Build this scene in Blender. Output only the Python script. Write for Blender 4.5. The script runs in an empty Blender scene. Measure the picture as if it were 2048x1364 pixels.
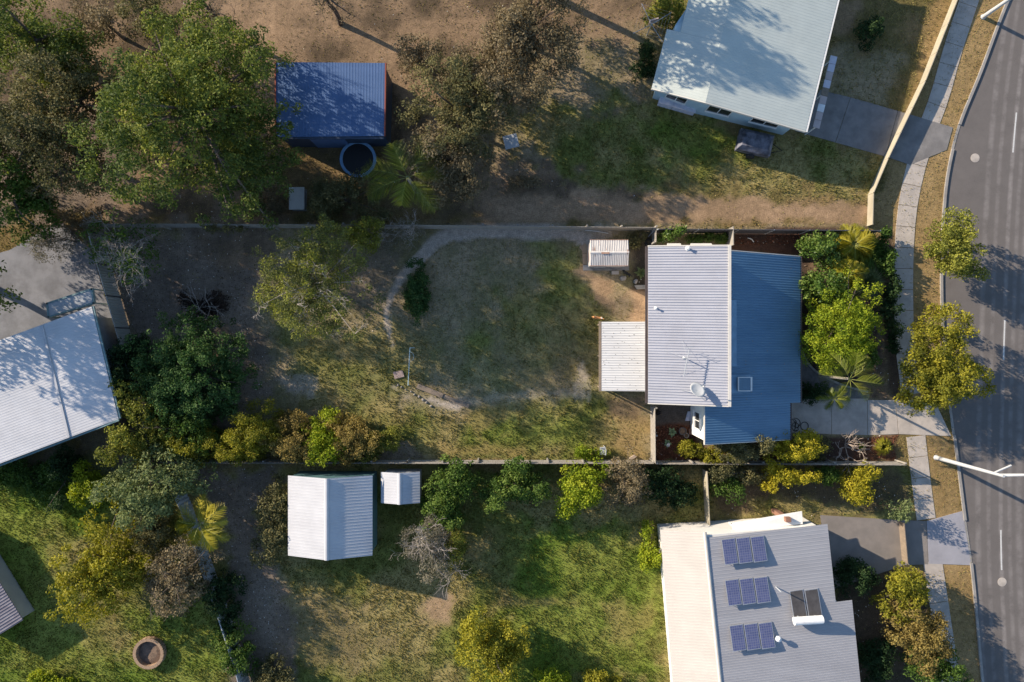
import bpy, math, random
import numpy as np
from mathutils import Vector, Matrix

S = bpy.context.scene
COL = S.collection
random.seed(7)
RNG = np.random.default_rng(11)

# ------------------------------------------------------------------ camera, sky, sun, exposure
H = 50.0                 # flying height of the drone in metres
PPM = 28.0               # photograph pixels per metre at ground level
cam_d = bpy.data.cameras.new('camera'); cam = bpy.data.objects.new('camera', cam_d); COL.objects.link(cam)
cam.location = (0, 0, H); cam_d.sensor_width = 36; cam_d.lens = 36 * H / (2048 / PPM)
cam_d.clip_end = 3000; S.camera = cam

SUN_DIR = Vector((2.25, -1.146, -1.0)).normalized()      # the way the light travels
SUN_EL = math.asin(-SUN_DIR.z); SUN_ROT = math.atan2(-SUN_DIR.x, -SUN_DIR.y)
W = bpy.data.worlds.new('World'); S.world = W; W.use_nodes = True
nt = W.node_tree; nt.nodes.clear()
sky = nt.nodes.new('ShaderNodeTexSky'); sky.sky_type = 'NISHITA'; sky.sun_disc = False
sky.sun_elevation = SUN_EL; sky.sun_rotation = SUN_ROT; sky.altitude = 50
sky.air_density = 1.0; sky.dust_density = 0.3; sky.ozone_density = 2.0
bg = nt.nodes.new('ShaderNodeBackground'); bg.inputs[1].default_value = 0.12
wo = nt.nodes.new('ShaderNodeOutputWorld')
nt.links.new(sky.outputs[0], bg.inputs[0]); nt.links.new(bg.outputs[0], wo.inputs[0])
sl = bpy.data.lights.new('sun', 'SUN'); sl.energy = 4.9; sl.angle = math.radians(0.53); sl.color = (1.0, 0.86, 0.68)
so = bpy.data.objects.new('sun', sl); COL.objects.link(so)
so.rotation_euler = SUN_DIR.to_track_quat('-Z', 'Y').to_euler(); so.location = (-60, 30, 60)
S.view_settings.view_transform = 'Standard'; S.view_settings.look = 'None'
S.view_settings.gamma = 1; S.view_settings.use_curve_mapping = False
S.view_settings.exposure = 0.82

# ------------------------------------------------------------------ coordinates
def G(px, py):                      # ground point under a spot of the survey picture
    return ((px - 1024) / PPM, (682 - py) / PPM)
def P(px, py, z):                   # same, for a spot known to be z metres up
    k = (H - z) / H
    return ((px - 1024) / PPM * k, (682 - py) / PPM * k, z)

# ------------------------------------------------------------------ materials
def new_mat(name):
    m = bpy.data.materials.new(name); m.use_nodes = True
    t = m.node_tree; t.nodes.clear()
    o = t.nodes.new('ShaderNodeOutputMaterial'); b = t.nodes.new('ShaderNodeBsdfPrincipled')
    t.links.new(b.outputs[0], o.inputs[0])
    return m, t, b, o
def N(t, kind, **kw):
    n = t.nodes.new(kind)
    for k, v in kw.items():
        if k.startswith('i_'):
            key = k[2:]; key = int(key) if key.isdigit() else key
            n.inputs[key].default_value = v
        else: setattr(n, k, v)
    return n
def mixc(t, fac, a, b, mode='MIX'):
    n = t.nodes.new('ShaderNodeMix'); n.data_type = 'RGBA'; n.blend_type = mode
    for sock, v in ((n.inputs[0], fac), (n.inputs[6], a), (n.inputs[7], b)):
        if isinstance(v, bpy.types.NodeSocket): t.links.new(v, sock)
        elif isinstance(v, (int, float)): sock.default_value = v
        else: sock.default_value = (*v[:3], 1)
    return n.outputs[2]
def ramp(t, src, a, b):
    n = N(t, 'ShaderNodeMapRange'); n.inputs[1].default_value = a; n.inputs[2].default_value = b
    t.links.new(src, n.inputs[0]); return n.outputs[0]
def surf(name, col, col2=None, rough=0.8, scale=2.0, spots=None, spot_scale=9.0, spot_cut=(0.66, 0.74), bump=0.0, bump_scale=30,
         metal=0.0, spec=0.3, stretch=None, grime=0.0):
    """weathered surface: two tones by noise, sparse spots of wear, fine relief"""
    m, t, b, o = new_mat(name)
    tc = N(t, 'ShaderNodeTexCoord'); vec = tc.outputs['Object']
    if stretch:
        mp = N(t, 'ShaderNodeMapping'); mp.inputs['Scale'].default_value = stretch
        t.links.new(vec, mp.inputs[0]); vec = mp.outputs[0]
    n1 = N(t, 'ShaderNodeTexNoise', i_Scale=scale, i_Detail=6.0, i_Roughness=0.62); t.links.new(vec, n1.inputs['Vector'])
    col2 = col2 or tuple(c * 0.8 for c in col)
    c = mixc(t, ramp(t, n1.outputs[0], 0.35, 0.65), col, col2)
    if spots:
        n2 = N(t, 'ShaderNodeTexNoise', i_Scale=spot_scale, i_Detail=3.0); t.links.new(vec, n2.inputs['Vector'])
        c = mixc(t, ramp(t, n2.outputs[0], *spot_cut), c, spots)
    if grime:
        n3 = N(t, 'ShaderNodeTexNoise', i_Scale=0.45, i_Detail=8.0, i_Roughness=0.7); t.links.new(tc.outputs['Object'], n3.inputs['Vector'])
        f = N(t, 'ShaderNodeMath', operation='MULTIPLY', i_1=grime); t.links.new(ramp(t, n3.outputs[0], 0.45, 0.75), f.inputs[0])
        c = mixc(t, f.outputs[0], c, tuple(x * 0.45 for x in col))
    t.links.new(c, b.inputs['Base Color'])
    b.inputs['Roughness'].default_value = rough; b.inputs['Metallic'].default_value = metal
    b.inputs['Specular IOR Level'].default_value = spec
    if bump:
        n4 = N(t, 'ShaderNodeTexNoise', i_Scale=bump_scale, i_Detail=4.0); t.links.new(tc.outputs['Object'], n4.inputs['Vector'])
        bp = N(t, 'ShaderNodeBump', i_Strength=bump, i_Distance=0.05); t.links.new(n4.outputs[0], bp.inputs['Height'])
        t.links.new(bp.outputs[0], b.inputs['Normal'])
    return m
def leafy(name, a, b_, c_, trans=0.32, rough=0.65):
    """leaf colour picked by each leaf's own tint value: a (0) - b (0.5) - c (1)"""
    m, t, b, o = new_mat(name)
    at = N(t, 'ShaderNodeAttribute', attribute_name='tint')
    cr = N(t, 'ShaderNodeValToRGB'); e = cr.color_ramp.elements
    e[0].position = 0.0; e[0].color = (*a, 1); e[1].position = 1.0; e[1].color = (*c_, 1)
    x = e.new(0.5); x.color = (*b_, 1)
    t.links.new(at.outputs['Fac'], cr.inputs[0]); t.links.new(cr.outputs[0], b.inputs['Base Color'])
    b.inputs['Roughness'].default_value = rough; b.inputs['Specular IOR Level'].default_value = 0.16
    tr = N(t, 'ShaderNodeBsdfTranslucent'); mx = N(t, 'ShaderNodeMixShader', i_0=trans)
    g = N(t, 'ShaderNodeHueSaturation', i_Saturation=1.1, i_Value=1.15); t.links.new(cr.outputs[0], g.inputs['Color'])
    t.links.new(g.outputs[0], tr.inputs[0])
    t.links.new(b.outputs[0], mx.inputs[1]); t.links.new(tr.outputs[0], mx.inputs[2]); t.links.new(mx.outputs[0], o.inputs[0])
    return m

# ------------------------------------------------------------------ mesh building
def tag(o, label=None, cat=None, group=None, kind=None):
    if label: o['label'] = label
    if cat: o['category'] = cat
    if group: o['group'] = group
    if kind: o['kind'] = kind
    return o
def thing(name, label, cat, loc=(0, 0, 0), group=None):
    o = bpy.data.objects.new(name, None); COL.objects.link(o); o.location = loc
    o.empty_display_size = 0.3
    return tag(o, label, cat, group)
def part_group(name, parent, loc):     # a part that has pieces of its own
    o = bpy.data.objects.new(name, None); COL.objects.link(o); o.parent = parent; o.location = Vector(loc) - wloc(parent); o.empty_display_size = .2
    return o
def wloc(o):
    v = Vector((0, 0, 0))
    while o: v += o.location; o = o.parent
    return v
def link(name, me, mat, parent=None, loc=None):
    o = bpy.data.objects.new(name, me)
    if mat is not None and not me.materials: me.materials.append(mat)
    COL.objects.link(o)
    if parent: o.parent = parent
    if loc is not None: o.location = loc
    return o
class MB:
    """collects boxes, bars and sheets in world metres; build() links them as ONE mesh object"""
    def __init__(s): s.v = []; s.f = []; s.mi = []; s.m = 0
    def add(s, vs, fs):
        o = len(s.v); s.v += [tuple(x) for x in vs]
        s.f += [tuple(i + o for i in f) for f in fs]; s.mi += [s.m] * len(fs); return s
    def hexa(s, a):                 # 8 corners: bottom ring 0-3, top ring 4-7
        return s.add(a, [(3, 2, 1, 0), (4, 5, 6, 7), (0, 1, 5, 4), (1, 2, 6, 5), (2, 3, 7, 6), (3, 0, 4, 7)])
    def box(s, x0, x1, y0, y1, z0, z1):
        return s.hexa([(x0, y0, z0), (x1, y0, z0), (x1, y1, z0), (x0, y1, z0), (x0, y0, z1), (x1, y0, z1), (x1, y1, z1), (x0, y1, z1)])
    def obox(s, c, ux, l, w, z0, z1):   # box turned about z: centre, unit direction, length, width
        ux = Vector((ux[0], ux[1])).normalized(); uy = Vector((-ux.y, ux.x)); c = Vector((c[0], c[1]))
        q = [c - ux * l / 2 - uy * w / 2, c + ux * l / 2 - uy * w / 2, c + ux * l / 2 + uy * w / 2, c - ux * l / 2 + uy * w / 2]
        return s.hexa([(p.x, p.y, z0) for p in q] + [(p.x, p.y, z1) for p in q])
    def prism(s, pts, z0, z1):          # polygon (any turn) between two heights; z1 may be one per corner
        a = sum(pts[i][0] * pts[(i + 1) % len(pts)][1] - pts[(i + 1) % len(pts)][0] * pts[i][1] for i in range(len(pts)))
        pts = list(pts); z1 = list(z1) if hasattr(z1, '__len__') else [z1] * len(pts)
        if a < 0: pts.reverse(); z1.reverse()
        n = len(pts)
        vs = [(p[0], p[1], z0) for p in pts] + [(p[0], p[1], z) for p, z in zip(pts, z1)]
        return s.add(vs, [tuple(range(n - 1, -1, -1)), tuple(range(n, 2 * n))] + [(i, (i + 1) % n, n + (i + 1) % n, n + i) for i in range(n)])
    def tube(s, pts, r, n=6, cap=True):
        pts = [Vector(p) for p in pts]; rs = list(r) if hasattr(r, '__len__') else [r] * len(pts)
        o = len(s.v); ref = None
        for i, p in enumerate(pts):
            d = (pts[min(i + 1, len(pts) - 1)] - pts[max(i - 1, 0)])
            d = d.normalized() if d.length > 1e-9 else Vector((0, 0, 1))
            if ref is None: ref = d.orthogonal().normalized()
            a = (ref - d * ref.dot(d))
            a = a.normalized() if a.length > 1e-6 else d.orthogonal().normalized()
            ref = a; b = d.cross(a)
            s.v += [tuple(p + (a * math.cos(2 * math.pi * k / n) + b * math.sin(2 * math.pi * k / n)) * rs[i]) for k in range(n)]
        f = []
        for i in range(len(pts) - 1):
            for k in range(n):
                f.append((o + i * n + k, o + i * n + (k + 1) % n, o + (i + 1) * n + (k + 1) % n, o + (i + 1) * n + k))
        if cap:
            f.append(tuple(o + k for k in range(n - 1, -1, -1))); f.append(tuple(o + (len(pts) - 1) * n + k for k in range(n)))
        s.f += f; s.mi += [s.m] * len(f); return s
    def lathe(s, c, prof, n=20, sx=1, sy=1):
        o = len(s.v); c = Vector(c)
        for r, z in prof:
            s.v += [(c.x + r * sx * math.cos(2 * math.pi * k / n), c.y + r * sy * math.sin(2 * math.pi * k / n), c.z + z) for k in range(n)]
        f = []
        for i in range(len(prof) - 1):
            for k in range(n): f.append((o + i * n + k, o + i * n + (k + 1) % n, o + (i + 1) * n + (k + 1) % n, o + (i + 1) * n + k))
        s.f += f; s.mi += [s.m] * len(f); return s
    def ribs(s, A, B, C, D, n, h=0.035, w=0.26, th=0.03):
        """folded metal sheet: ribs run A->B, repeat from A to D; has an underside and closed edges"""
        A, B, C, D = map(Vector, (A, B, C, D))
        nrm = (B - A).cross(D - A).normalized()
        if nrm.z < 0: nrm = -nrm
        prof = []
        for i in range(n):
            prof += [(i / n, 0), ((i + 0.5 - w) / n, 0), ((i + 0.5 - w * 0.55) / n, h), ((i + 0.5 + w * 0.55) / n, h), ((i + 0.5 + w) / n, 0)]
        prof.append((1, 0)); k = len(prof); o = len(s.v)
        for P0, P1 in ((A, D), (B, C)):
            for tt, hh in prof: s.v.append(tuple(P0.lerp(P1, tt) + nrm * hh))
        for P0, P1 in ((A, D), (B, C)):
            s.v.append(tuple(P0 - nrm * th)); s.v.append(tuple(P1 - nrm * th))
        f = [(o + i, o + k + i, o + k + i + 1, o + i + 1) for i in range(k - 1)]
        a0, a1, b0, b1 = o + 2 * k, o + 2 * k + 1, o + 2 * k + 2, o + 2 * k + 3
        f += [(a0, a1, b1, b0), (o, a0, b0, o + k), (o + k - 1, o + 2 * k - 1, b1, a1)]
        f += [tuple([o + i for i in range(k)] + [a1, a0]), tuple([o + k + i for i in range(k - 1, -1, -1)] + [b0, b1])]
        s.f += f; s.mi += [s.m] * len(f); return s
    def build(s, name, mat, parent=None, loc=None, smooth=False, kind=None):
        me = bpy.data.meshes.new(name); L = wloc(parent) if parent else Vector(loc or (0, 0, 0))
        vs = [(v[0] - L.x, v[1] - L.y, v[2] - L.z) for v in s.v]
        me.from_pydata(vs, [], s.f); me.update()
        if isinstance(mat, (list, tuple)):
            for m in mat: me.materials.append(m)
            me.polygons.foreach_set('material_index', s.mi)
        else: me.materials.append(mat)
        if smooth: me.polygons.foreach_set('use_smooth', [True] * len(me.polygons))
        o = bpy.data.objects.new(name, me); COL.objects.link(o)
        if parent: o.parent = parent
        else: o.location = L
        if kind: o['kind'] = kind
        return o
def np_mesh(name, verts, nper, mat, parent=None, tint=None, offset=(0, 0, 0)):
    """many separate polygons of nper corners from one array (n*nper, 3)"""
    n = len(verts) // nper; me = bpy.data.meshes.new(name)
    verts = verts - np.asarray(offset)
    me.vertices.add(n * nper); me.vertices.foreach_set('co', verts.astype(np.float32).ravel())
    me.loops.add(n * nper); me.loops.foreach_set('vertex_index', np.arange(n * nper, dtype=np.int32))
    me.polygons.add(n); me.polygons.foreach_set('loop_start', np.arange(0, n * nper, nper, dtype=np.int32))
    me.update(calc_edges=True)
    if tint is not None:
        a = me.attributes.new('tint', 'FLOAT', 'FACE'); a.data.foreach_set('value', np.clip(tint, 0, 1).astype(np.float32))
    me.materials.append(mat)
    o = bpy.data.objects.new(name, me); COL.objects.link(o)
    if parent: o.parent = parent
    return o

# ------------------------------------------------------------------ 2-D noise and soft shapes for the ground cover
def vnoise(x, y, seed=0):
    xi = np.floor(x).astype(np.int64); yi = np.floor(y).astype(np.int64); fx = x - xi; fy = y - yi
    def h(a, b):
        n = (a * 374761393 + b * 668265263 + seed * 1442695041) & 0x7fffffff
        n = ((n ^ (n >> 13)) * 1274126177) & 0x7fffffff
        return ((n ^ (n >> 16)) & 0xffff) / 65535.0
    fx = fx * fx * (3 - 2 * fx); fy = fy * fy * (3 - 2 * fy)
    return (h(xi, yi) * (1 - fx) + h(xi + 1, yi) * fx) * (1 - fy) + (h(xi, yi + 1) * (1 - fx) + h(xi + 1, yi + 1) * fx) * fy
def fbm(x, y, sc, seed=0, oct=4):
    s = 0; a = 0.5; tot = 0
    for k in range(oct):
        s = s + a * vnoise(x * sc, y * sc, seed + k); tot += a; a *= 0.55; sc *= 2.03
    return s / tot
def seg_dist(x, y, pts, closed):
    d = np.full(x.shape, 1e9); inside = np.zeros(x.shape, bool)
    for i in range(len(pts) if closed else len(pts) - 1):
        x0, y0 = pts[i]; x1, y1 = pts[(i + 1) % len(pts)]
        dx, dy = x1 - x0, y1 - y0
        t = np.clip(((x - x0) * dx + (y - y0) * dy) / (dx * dx + dy * dy + 1e-12), 0, 1)
        d = np.minimum(d, np.hypot(x - x0 - t * dx, y - y0 - t * dy))
        if closed:
            c = ((y0 > y) != (y1 > y)) & (x < (x1 - x0) * (y - y0) / (y1 - y0 + 1e-12) + x0); inside ^= c
    return d, inside
# ------------------------------------------------------------------ material library
M = {}
M['roof_grey'] = surf('roof_grey', (0.455, 0.46, 0.505), (0.41, 0.415, 0.46), rough=0.5, scale=0.8, stretch=(0.25, 2, 1), grime=0.25)
M['roof_blue'] = surf('roof_blue', (0.13, 0.25, 0.37), (0.105, 0.215, 0.33), rough=0.42, scale=0.7, stretch=(0.25, 2, 1), grime=0.3, spec=0.5)
M['roof_white'] = surf('roof_white', (0.60, 0.60, 0.60), (0.53, 0.53, 0.535), rough=0.55, scale=1.2, stretch=(0.3, 2, 1), grime=.2)
M['roof_rusty'] = surf('roof_rusty', (0.66, 0.63, 0.60), (0.5, 0.47, 0.45), rough=0.6, scale=1.6, stretch=(2, 0.4, 1), spots=(0.24, 0.10, 0.05), spot_scale=2.2, spot_cut=(0.61, 0.70))
M['rust'] = surf('rust', (0.30, 0.13, 0.07), (0.45, 0.30, 0.22), rough=0.8, scale=4)
M['trim_cream'] = surf('trim_cream', (0.66, 0.62, 0.55), (0.6, 0.56, 0.5), rough=0.5, scale=3)
M['trim_white'] = surf('trim_white', (0.74, 0.73, 0.70), (0.68, 0.67, 0.65), rough=0.5, scale=2, grime=0.15)
M['trim_dark'] = surf('trim_dark', (0.09, 0.07, 0.065), rough=0.5)
M['wall_white'] = surf('wall_white', (0.76, 0.74, 0.70), (0.7, 0.68, 0.64), rough=0.7, scale=1.5, grime=0.12)
M['wall_blue'] = surf('wall_blue', (0.42, 0.56, 0.62), (0.38, 0.5, 0.57), rough=0.7, scale=1.2)
M['wall_brick'] = surf('wall_brick', (0.28, 0.15, 0.10), (0.22, 0.12, 0.09), rough=0.9, scale=6)
M['glass'] = surf('glass', (0.03, 0.035, 0.04), rough=0.08, spec=0.8)
M['metal'] = surf('metal', (0.55, 0.56, 0.58), rough=0.35, metal=0.6)
M['metal_grey'] = surf('metal_grey', (0.42, 0.44, 0.47), (0.36, 0.38, 0.4), rough=0.45, scale=5)
M['teal_paint'] = surf('teal_paint', (0.36, 0.52, 0.56), (0.5, 0.6, 0.6), rough=0.5, scale=4)
M['black'] = surf('black', (0.018, 0.018, 0.02), rough=0.5)
M['rubber'] = surf('rubber', (0.035, 0.035, 0.035), (0.06, 0.055, 0.05), rough=0.85, scale=8)
M['concrete'] = surf('concrete', (0.50, 0.44, 0.385), (0.40, 0.355, 0.315), rough=0.9, scale=1.6, grime=0.45, bump=0.3, bump_scale=40)
M['concrete_old'] = surf('concrete_old', (0.33, 0.31, 0.29), (0.25, 0.235, 0.22), rough=0.92, scale=1.2, grime=0.45, bump=0.3, bump_scale=30)
M['paver'] = surf('paver', (0.42, 0.29, 0.18), (0.34, 0.24, 0.16), rough=0.9, scale=5, bump=0.3)
M['stone'] = surf('stone', (0.36, 0.33, 0.30), (0.24, 0.22, 0.2), rough=0.95, scale=6, bump=0.5, bump_scale=14)
M['stone_dark'] = surf('stone_dark', (0.10, 0.10, 0.105), (0.07, 0.07, 0.075), rough=0.95, scale=6, bump=0.4)
M['timber'] = surf('timber', (0.27, 0.21, 0.155), (0.2, 0.16, 0.125), rough=0.9, scale=5, stretch=(1, 1, 0.3), bump=0.25)
M['timber_grey'] = surf('timber_grey', (0.36, 0.33, 0.29), (0.27, 0.25, 0.225), rough=0.9, scale=4, bump=0.25)
M['fence_cream'] = surf('fence_cream', (0.42, 0.375, 0.285), (0.35, 0.315, 0.24), rough=0.7, scale=1.0, grime=0.3)
M['fence_grey'] = surf('fence_grey', (0.46, 0.44, 0.40), (0.39, 0.375, 0.35), rough=0.55, scale=1, grime=0.2)
M['fence_dark'] = surf('fence_dark', (0.075, 0.075, 0.085), (0.06, 0.06, 0.07), rough=0.6, scale=1, grime=0.2)
M['bark'] = surf('bark', (0.16, 0.125, 0.10), (0.09, 0.07, 0.06), rough=0.95, scale=7, bump=0.5)
M['bark_pale'] = surf('bark_pale', (0.42, 0.37, 0.33), (0.3, 0.26, 0.23), rough=0.9, scale=6, bump=0.3)
M['dead_wood'] = surf('dead_wood', (0.40, 0.33, 0.27), (0.28, 0.22, 0.18), rough=0.9, scale=9)
M['brick_tan'] = surf('brick_tan', (0.36, 0.25, 0.165), (0.28, 0.19, 0.13), rough=0.9, scale=5, bump=0.4)
M['navy'] = surf('navy', (0.085, 0.15, 0.30), (0.07, 0.13, 0.265), rough=0.5, scale=0.7, stretch=(0.3, 2, 1), grime=0.2)
M['navy_wall'] = surf('navy_wall', (0.04, 0.06, 0.10), rough=0.6)
M['red_trim'] = surf('red_trim', (0.30, 0.085, 0.06), rough=0.5)
M['roof_sage'] = surf('roof_sage', (0.50, 0.535, 0.50), (0.45, 0.49, 0.465), rough=0.5, scale=0.6, grime=0.2)
M['roof_pale'] = surf('roof_pale', (0.62, 0.61, 0.62), (0.54, 0.54, 0.56), rough=0.5, scale=0.5, stretch=(0.4, 1.5, 1), grime=0.3)
M['roof_cream'] = surf('roof_cream', (0.64, 0.58, 0.51), (0.58, 0.525, 0.46), rough=0.55, scale=0.6, grime=0.12)
M['roof_shed'] = surf('roof_shed', (0.50, 0.505, 0.53), (0.43, 0.435, 0.46), rough=0.45, scale=0.6, grime=0.15)
M['solar'] = surf('solar', (0.075, 0.09, 0.19), (0.09, 0.105, 0.21), rough=0.2, scale=3, spec=0.6)
M['white_tank'] = surf('white_tank', (0.78, 0.78, 0.78), rough=0.35)
M['pink'] = surf('pink', (0.45, 0.36, 0.34), (0.5, 0.42, 0.4), rough=0.7)
M['dish'] = surf('dish', (0.50, 0.51, 0.52), (0.44, 0.45, 0.46), rough=0.5, scale=5)
M['soil'] = surf('soil', (0.10, 0.07, 0.05), (0.16, 0.11, 0.08), rough=1, scale=6, bump=0.5)
M['mulch'] = surf('mulch', (0.20, 0.075, 0.04), (0.11, 0.045, 0.03), rough=1, scale=14, bump=0.8, bump_scale=18)
M['cloth'] = surf('cloth', (0.52, 0.5, 0.58), (0.62, 0.6, 0.64), rough=0.9, scale=6)
M['paint'] = surf('paint', (0.62, 0.61, 0.59), (0.5, 0.49, 0.47), rough=0.8, scale=9)

L = {}
L['gum'] = leafy('leaf_gum', (0.050, 0.078, 0.020), (0.123, 0.161, 0.034), (0.283, 0.297, 0.055))
L['olive'] = leafy('leaf_olive', (0.081, 0.084, 0.038), (0.149, 0.142, 0.061), (0.257, 0.223, 0.095))
L['dry'] = leafy('leaf_dry', (0.127, 0.103, 0.057), (0.207, 0.167, 0.098), (0.287, 0.230, 0.138))
L['grey'] = leafy('leaf_grey', (0.130, 0.120, 0.085), (0.200, 0.185, 0.135), (0.270, 0.245, 0.180))
L['dark'] = leafy('leaf_dark', (0.014, 0.034, 0.011), (0.028, 0.060, 0.020), (0.063, 0.098, 0.032))
L['green'] = leafy('leaf_green', (0.041, 0.081, 0.016), (0.081, 0.142, 0.024), (0.162, 0.223, 0.047))
L['glossy'] = leafy('leaf_glossy', (0.051, 0.102, 0.020), (0.109, 0.174, 0.032), (0.246, 0.304, 0.080), rough=0.4)
L['lime'] = leafy('leaf_lime', (0.103, 0.161, 0.011), (0.230, 0.287, 0.018), (0.391, 0.414, 0.034))
L['yellow'] = leafy('leaf_yellow', (0.180, 0.178, 0.017), (0.371, 0.322, 0.023), (0.539, 0.455, 0.046))
L['gold'] = leafy('leaf_gold', (0.115, 0.124, 0.018), (0.243, 0.231, 0.024), (0.382, 0.337, 0.036))
L['orange'] = leafy('leaf_orange', (0.14, 0.11, 0.035), (0.27, 0.20, 0.06), (0.38, 0.30, 0.09))
L['yolive'] = leafy('leaf_yolive', (0.093, 0.110, 0.020), (0.198, 0.208, 0.037), (0.336, 0.332, 0.056))
L['sparse'] = leafy('leaf_sparse', (0.085, 0.102, 0.037), (0.163, 0.178, 0.056), (0.349, 0.357, 0.044))
L['pale'] = leafy('leaf_pale', (0.100, 0.138, 0.056), (0.175, 0.213, 0.081), (0.250, 0.275, 0.112))
L['palm'] = leafy('leaf_palm', (0.060, 0.090, 0.012), (0.160, 0.190, 0.025), (0.330, 0.330, 0.050), rough=0.4)
L['palm_yellow'] = leafy('leaf_palm_yellow', (0.120, 0.130, 0.014), (0.280, 0.260, 0.025), (0.450, 0.380, 0.050), rough=0.4)
L['succulent'] = leafy('leaf_succulent', (0.100, 0.160, 0.090), (0.200, 0.280, 0.140), (0.330, 0.400, 0.220), trans=0.1)
L['grass'] = leafy('leaf_grass', (0.098, 0.133, 0.021), (0.182, 0.182, 0.049), (0.364, 0.280, 0.119), trans=0.25, rough=0.8)
L['litter'] = leafy('leaf_litter', (0.070, 0.050, 0.030), (0.160, 0.110, 0.070), (0.62, 0.57, 0.5), trans=0.0, rough=0.9)
L['redchip'] = leafy('leaf_redchip', (0.100, 0.040, 0.022), (0.200, 0.075, 0.040), (0.330, 0.140, 0.080), trans=0.0, rough=0.95)

L['dense'] = leafy('leaf_dense', (0.028, 0.065, 0.018), (0.06, 0.125, 0.034), (0.13, 0.20, 0.065))

M['pole_white'] = surf('pole_white', (0.5, 0.51, 0.52), (0.45, 0.46, 0.47), rough=0.4)

m_, t_, b_, o_ = new_mat('solar_cells'); tc_ = N(t_, 'ShaderNodeTexCoord'); mp_ = N(t_, 'ShaderNodeMapping'); mp_.inputs['Rotation'].default_value = (0, 0, -.08); t_.links.new(tc_.outputs['Object'], mp_.inputs[0])
br_ = N(t_, 'ShaderNodeTexBrick', offset=0.0, squash=1.0); t_.links.new(mp_.outputs[0], br_.inputs['Vector'])
for k_, v_ in (('Scale', 1.0), ('Mortar Size', .012), ('Brick Width', .155), ('Row Height', .155), ('Color1', (.06, .075, .17, 1)), ('Color2', (.085, .10, .21, 1)), ('Mortar', (.17, .18, .25, 1))): br_.inputs[k_].default_value = v_
t_.links.new(br_.outputs['Color'], b_.inputs['Base Color']); b_.inputs['Roughness'].default_value = .18; M['solar'] = m_
# ------------------------------------------------------------------ ground: one sheet, its cover worked out per spot
KIND = {  # two tones, grass amount, litter amount
 'drygrass': ((0.235, 0.165, 0.08), (0.155, 0.125, 0.052), 0.55, 0.15),
 'lawn':     ((0.175, 0.185, 0.05), (0.33, 0.27, 0.115), 1.0, 0.03),
 'lush':     ((0.135, 0.20, 0.03), (0.23, 0.265, 0.055), 1.0, 0.0),
 'thin':     ((0.32, 0.255, 0.165), (0.21, 0.185, 0.10), 0.5, 0.12),
 'dirt':     ((0.39, 0.265, 0.17), (0.30, 0.205, 0.13), 0.06, 0.12),
 'brown':    ((0.29, 0.20, 0.13), (0.12, 0.088, 0.06), 0.22, 0.4),
 'litter':   ((0.24, 0.19, 0.155), (0.165, 0.133, 0.112), 0.10, 0.9),
 'track':    ((0.50, 0.42, 0.355), (0.43, 0.36, 0.305), 0.0, 0.05),
 'grit':     ((0.46, 0.40, 0.35), (0.36, 0.31, 0.265), 0.03, 0.1),
 'mulch':    ((0.17, 0.08, 0.05), (0.11, 0.052, 0.036), 0.0, 1.0),
 'bedsoil':  ((0.09, 0.06, 0.05), (0.06, 0.045, 0.04), 0.0, 0.8),
 'court':    ((0.135, 0.11, 0.095), (0.10, 0.085, 0.075), 0.02, 0.25),
 'verge':    ((0.34, 0.235, 0.115), (0.27, 0.185, 0.085), 0.35, 0.05),
}
def rect(x0, y0, x1, y1): return [(x0, y0), (x1, y0), (x1, y1), (x0, y1)]
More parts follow.
